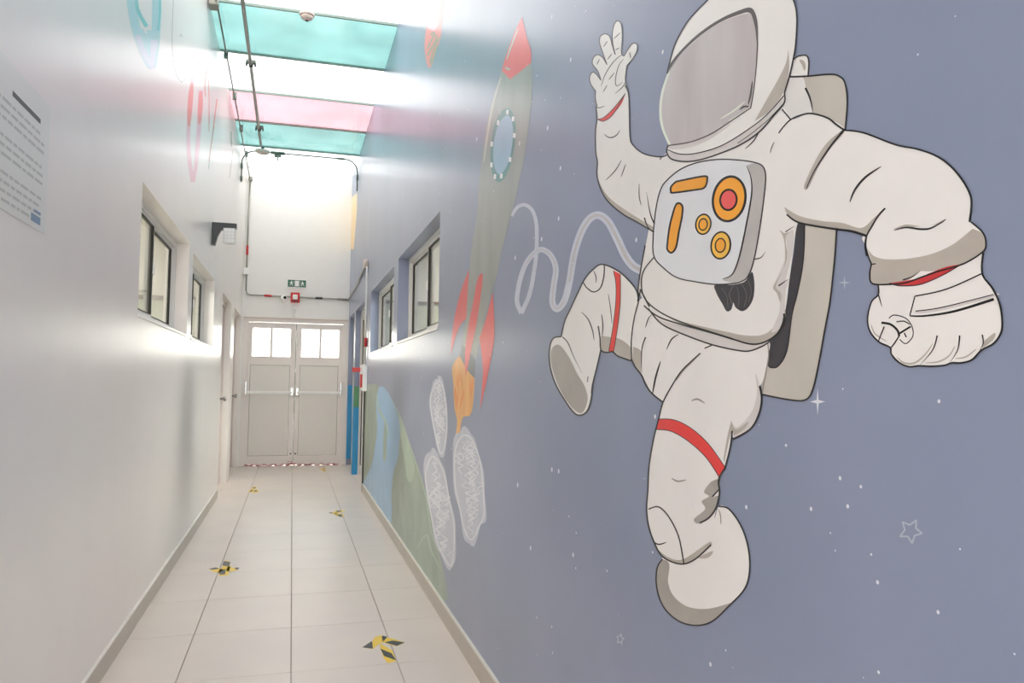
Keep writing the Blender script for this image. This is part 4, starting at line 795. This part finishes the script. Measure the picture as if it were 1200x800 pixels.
for pts in ([(218, 92, c), (200, 135), (178, 200), (155, 300), (143, 390), (138, 458, c), (158, 385), (180, 330), (205, 303, c), (211, 200)], [(268, 110), (276, 125), (268, 200), (250, 320), (228, 430), (203, 550, c), (199, 470), (210, 360), (235, 230), (252, 140)], [(318, 188, c), (323, 260), (325, 380), (308, 490), (285, 600), (263, 696, c), (272, 600), (276, 520), (270, 450), (262, 385, c), (290, 300)]):
    paint_fill('rocket_fin', ZN(pts), 'rocket_fin', 4, Rk)
settle(Rk, rv)

# --- smoke clouds
CL = [([(325, 60), (345, 95), (355, 180), (355, 260), (340, 330), (325, 310), (305, 220), (295, 140), (305, 95)], 'narrow white smoke cloud painted highest and left of the rocket flame'),
      ([(300, 308), (330, 335), (350, 390), (365, 470), (382, 560), (382, 650), (372, 715), (345, 680), (318, 620), (300, 540), (285, 450), (277, 370)], 'long white smoke cloud painted lowest beside the green hill'),
      ([(400, 242), (430, 245), (450, 280), (470, 340), (480, 440), (484, 530), (467, 572), (440, 625), (415, 600), (395, 520), (376, 420), (375, 300)], 'wide white smoke cloud painted right below the rocket flame')]
random.seed(3)
for pts, lab in CL:
    cx = sum(p[0] for p in pts)/len(pts); cy = sum(p[1] for p in pts)/len(pts)
    t, v = mural('painted_cloud', lab, 'mural painting', ZV([(cx, cy)])[0], 'painted smoke clouds')
    ql = spline(ZV(pts), True, 8); m0 = sum(ql, Vector((0, 0)))/len(ql)
    ql = [tuple(m0+(q_-m0)*(1+.04*math.sin(i_*.5)+.03*math.sin(i_*.23))) for i_, q_ in enumerate(ql)]
    b = paint_fill('cloud_body', ql, 'cloud', 1, t, sub=1)
    S = []; rx = (max(p[0] for p in pts)-min(p[0] for p in pts))/2; ry = (max(p[1] for p in pts)-min(p[1] for p in pts))/2
    shr = lambda k: [(cx+(p[0]-cx)*k, cy+(p[1]-cy)*k) for p in pts]
    S.append((ZV(shr(.9)), 1.3, True))
    for q in range(26):
        p = random.choice(pts); k = random.uniform(.15, .75); x, y = cx+(p[0]-cx)*k, cy+(p[1]-cy)*k
        r_ = rx*random.uniform(.15, .3); hh_ = ry*random.uniform(.06, .14); n_ = random.randint(4, 7); sk = random.uniform(-.4, .4)
        S.append((ZV([(x+r_*(1 if i % 2 else -1)*random.uniform(.5, 1)+sk*i*2, y+hh_*(i-n_/2)*random.uniform(.4, .8)) for i in range(n_)]), random.uniform(.7, 1.5), False, 2))
    paint_lines('brush_swirl', S, 'cloud_light', 2, b)
    settle(t, v)

# --- planet with land and water
pt, pv = mural('painted_planet', 'green and blue planet surface painted low on the wall by the fire call point', 'mural painting', (460, 560))
gr = paint_fill('land', ZV([(76, 92, c), (105, 84), (130, 95), (165, 132), (200, 200), (228, 285), (262, 385), (290, 480), (310, 580), (330, 660), (348, 740), (356, 800, c), (345, 815, c), (160, 560, c), (72, 440, c)]), 'earth_green', 0, pt, zmin=.097)
paint_fill('water', ZV([(125, 100), (140, 95), (165, 128), (190, 190), (196, 250), (190, 330), (175, 380), (168, 450), (170, 520), (160, 575, c), (72, 440, c), (76, 410), (100, 360), (112, 300), (120, 230), (116, 150)]), 'earth_blue', 1, gr, zmin=.097)
paint_fill('water', ZV([(146, 210), (152, 260), (150, 330), (142, 345), (140, 290)]), 'earth_green', 2, gr)
paint_fill('coast', ZV([(194, 195), (212, 235), (232, 310), (245, 365), (235, 410), (222, 405), (212, 340), (200, 270)]), 'earth_pale', 2, gr)
paint_lines('coast_edge', [(ZV([(165, 130), (200, 200), (228, 285), (262, 385), (285, 470), (300, 570), (320, 640)]), 1.4, False, 2), (ZV([(118, 120), (126, 170), (150, 215), (160, 270)]), 1.8, False, 2), (ZV([(250, 640), (285, 590), (300, 640), (330, 700)]), 1.2, False, 2)], 'earth_pale', 3, gr)
settle(pt, pv)

# --- flame brush strokes
random.seed(8)
fl_ = [o for o in bpy.data.objects if o.name == 'flame'][0]; L_ = []
for q in range(14):
    x = random.uniform(152, 232); y = random.uniform(520, 640); L_.append((ZN([(x, y), (x+random.uniform(-5, 5), y+30), (x+random.uniform(-8, 3), y+random.uniform(50, 90))]), random.uniform(.6, 1.3), False, 2))
fo = paint_lines('flame_stroke', L_, 'orange_deep', 1, None); fo.data.transform(Matrix.Translation(-rv)); fo.parent = fl_
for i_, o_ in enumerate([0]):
    pe, pev = mural('peach_patch', 'pale peach strip high on the blue wall in the far corner', 'mural painting', (414, 255))
    paint_fill('patch', [(411.5, 232, c), (418.5, 226, c), (418, 250), (414.5, 292, c), (409.8, 292, c)], 'peach', 0, pe); settle(pe, pev)  # flat peach strip set just proud of the wall by the corner

# --- small coral rocket tip at the top edge
kt, kv = mural('painted_comet', 'narrow coral shape with green strokes painted high near the skylight', 'mural painting', (508, 40))
kb = paint_fill('comet_body', ZQ([(180, -160), (160, 0), (135, 140), (118, 220), (108, 330), (120, 440), (140, 490), (165, 460), (200, 350), (225, 260), (240, 120), (248, 0), (240, -160)]), 'coral', 0, kt)
paint_fill('comet_head', ZQ([(185, -150), (168, 0), (145, 120), (132, 200), (190, 215), (205, 120), (215, 0), (215, -150)]), 'coral_pale', 1, kb)
paint_lines('green_stroke', [(ZQ(p), 1.2) for p in ([(150, 250), (180, 240), (130, 350)], [(185, 250), (190, 290), (150, 360), (130, 400)], [(215, 270), (185, 330), (160, 400), (150, 450)], [(200, 330), (180, 400), (150, 470)])], 'leafgreen', 2, kb)
settle(kt, kv)

# --- stars
def star5(cx, cy, r_, rot=0, sq=1): return [(cx+sq*(r_ if k % 2 == 0 else r_*.5)*math.sin(rot+k*math.pi/5), cy-(r_ if k % 2 == 0 else r_*.5)*math.cos(rot+k*math.pi/5), c) for k in range(10)]
for x, y, r_, lab, ro in ((1067.5, 622, 14.5, 'pale five pointed star outline painted at the lower right', .5), (727, 748.5, 6.5, 'tiny star outline painted low beneath the astronaut boot', .2)):
    t, v = mural('painted_star', lab, 'mural painting', (x, y), 'painted stars')
    paint_lines('star_outline', [(star5(x, y, r_, ro, .95 if r_ > 10 else .7), 1.6 if r_ > 10 else 1.0, True)], 'star', 1, t); settle(t, v)
for x, y, rx, ry, lab in ((958.5, 470.5, 9, 16, 'four pointed white sparkle painted beneath the astronaut backpack'), (990, 331, 7, 9, 'faint four pointed sparkle painted between backpack and fist')):
    t, v = mural('painted_star', lab, 'mural painting', (x, y), 'painted stars')
    k = .13
    paint_fill('sparkle', [(x, y-ry, c), (x+rx*k, y-ry*k, c), (x+rx, y, c), (x+rx*k, y+ry*k, c), (x, y+ry, c), (x-rx*k, y+ry*k, c), (x-rx, y, c), (x-rx*k, y-ry*k, c)], 'star' if rx < 8 else 'cloud_light', 1, t, sub=1); settle(t, v)
# spatter of tiny painted stars, in wall coordinates
random.seed(21); bm = bmesh.new()
def fleck(y, z, a, b):
    vs = [bm.verts.new((XR-.0009, y+a*math.cos(t)*(1), z+b*math.sin(t))) for t in (0, 1.05, 2.1, 3.14, 4.2, 5.24)]; bm.faces.new(vs[::-1])
for k in range(340):
    y = .25+random.random()**1.5*5.6; z = random.uniform(.12, 2.9)
    if 4.3 < y < 6.3 and 1.5 < z < 2.3: continue
    s = random.choice([.0008, .0011, .0015, .002]); fleck(y, z, s*(1+y*.5), s*(1+y*.35))
for (x, y) in ((647, 20), (669, 70), (642, 150), (609, 168), (559, 163), (657, 197), (777, 61), (655, 256), (635, 280), (604, 302), (746, 281), (647, 550), (607, 568), (655, 552), (672, 650), (622, 642), (875, 594), (833, 778), (1101, 470), (985, 560), (994, 593), (951, 596), (1029, 682), (1100, 717), (768, 488)):
    v = on_x(x, y, XR); s = v.y*.0022
    fleck(v.y, v.z, s*1.5, s*1.6)
bmesh.ops.recalc_face_normals(bm, faces=bm.faces)
for f_ in bm.faces:
    f_.normal_update()
    if f_.normal.x > 0: f_.normal_flip()
o = build(bm, 'star_spatter', M('paint_cloud_light')); tag(o, 'fine white paint spatter of distant stars across the blue wall', 'paint spatter', kind='stuff')

# ------------------------------------------------------------------ painted lettering on the white wall
ZT = T(130, 0, 3.6375)
def left_mural(label, items, px):
    t = thing('painted_letter', label, 'mural painting', (0, 0, 0), 'painted letters high on the white wall')
    for k, (nm, lst, m_, lay) in enumerate(items): paint_lines(nm, lst, m_, lay, t, WLT)
    v = on_x(px[0], px[1], XL); v.x = XL+.0002; settle(t, v)
left_mural('large teal and lilac rounded letter painted nearest on the white wall', [
    ('letter_stroke', [(ZT([(92, -300), (86, -60), (92, 40), (112, 140), (145, 230), (174, 285)]), (10, 8)), (ZT([(180, -300), (192, -60), (194, 60), (190, 160), (182, 240), (172, 288)]), (9, 8)), (ZT([(120, 130), (150, 180), (172, 255)]), (8, 6)), (ZT([(170, 130), (165, 190), (172, 260)]), (8, 6))], 'teal_pale', 0),
    ('lower_stroke', [(ZT([(112, 150), (135, 215), (165, 270), (178, 292)]), (6, 5)), (ZT([(185, 170), (180, 230), (176, 290)]), (7, 4))], 'lilac', 1),
    ('inner_stroke', [(ZT([(108, -200), (108, 0), (122, 60), (152, 113)]), (3, 4)), (ZT([(205, -200), (208, 0), (208, 60), (200, 130)]), (3, 2.4))], 'teal', 2)], (175, 40))
left_mural('slender red and pink looped letter painted in the middle of the white wall lettering', [
    ('letter_stroke', [(ZT([(350, 240), (355, 290), (347, 345), (341, 400), (335, 480), (330, 560), (331, 640), (338, 710), (350, 775)]), (3, 4.4)), (ZT([(383, 385), (380, 470), (374, 560), (367, 650), (360, 720), (351, 775)]), (4.8, 3.2))], 'coral_pale', 0),
    ('red_stroke', [(ZT([(346, 352), (341, 400), (335, 480), (332, 540)]), 4.8, False, 2), (ZT([(383, 388), (381, 450), (376, 530)]), 4.8, False, 2)], 'coral', 1)], (225, 130))
left_mural('faint pencil outline of a letter between the teal and the red letters', [
    ('outline_stroke', [(ZT([(268, -40), (262, 100), (262, 220), (278, 315), (302, 352)]), .6), (ZT([(292, 155), (300, 148), (304, 160)]), .7), (ZT([(302, 352), (325, 320), (335, 240)]), .5)], 'pencil', 0)], (204, 50))
left_mural('thin rust and green upright strokes painted farthest along the white wall', [
    ('thin_stroke', [(ZT([(412, 280), (404, 320), (400, 380), (404, 412)]), .9), (ZT([(452, 422), (440, 520), (428, 610), (418, 690)]), 1.1), (ZT([(416, 340), (418, 420), (418, 560)]), .7)], 'coral', 0),
    ('thin_stroke', [(ZT([(512, 560), (514, 625)]), .9), (ZT([(440, 540), (424, 640), (416, 720)]), .6), (ZT([(520, 640), (505, 760)]), .5)], 'leafgreen', 0)], (245, 140))
print('objects', len(bpy.data.objects))
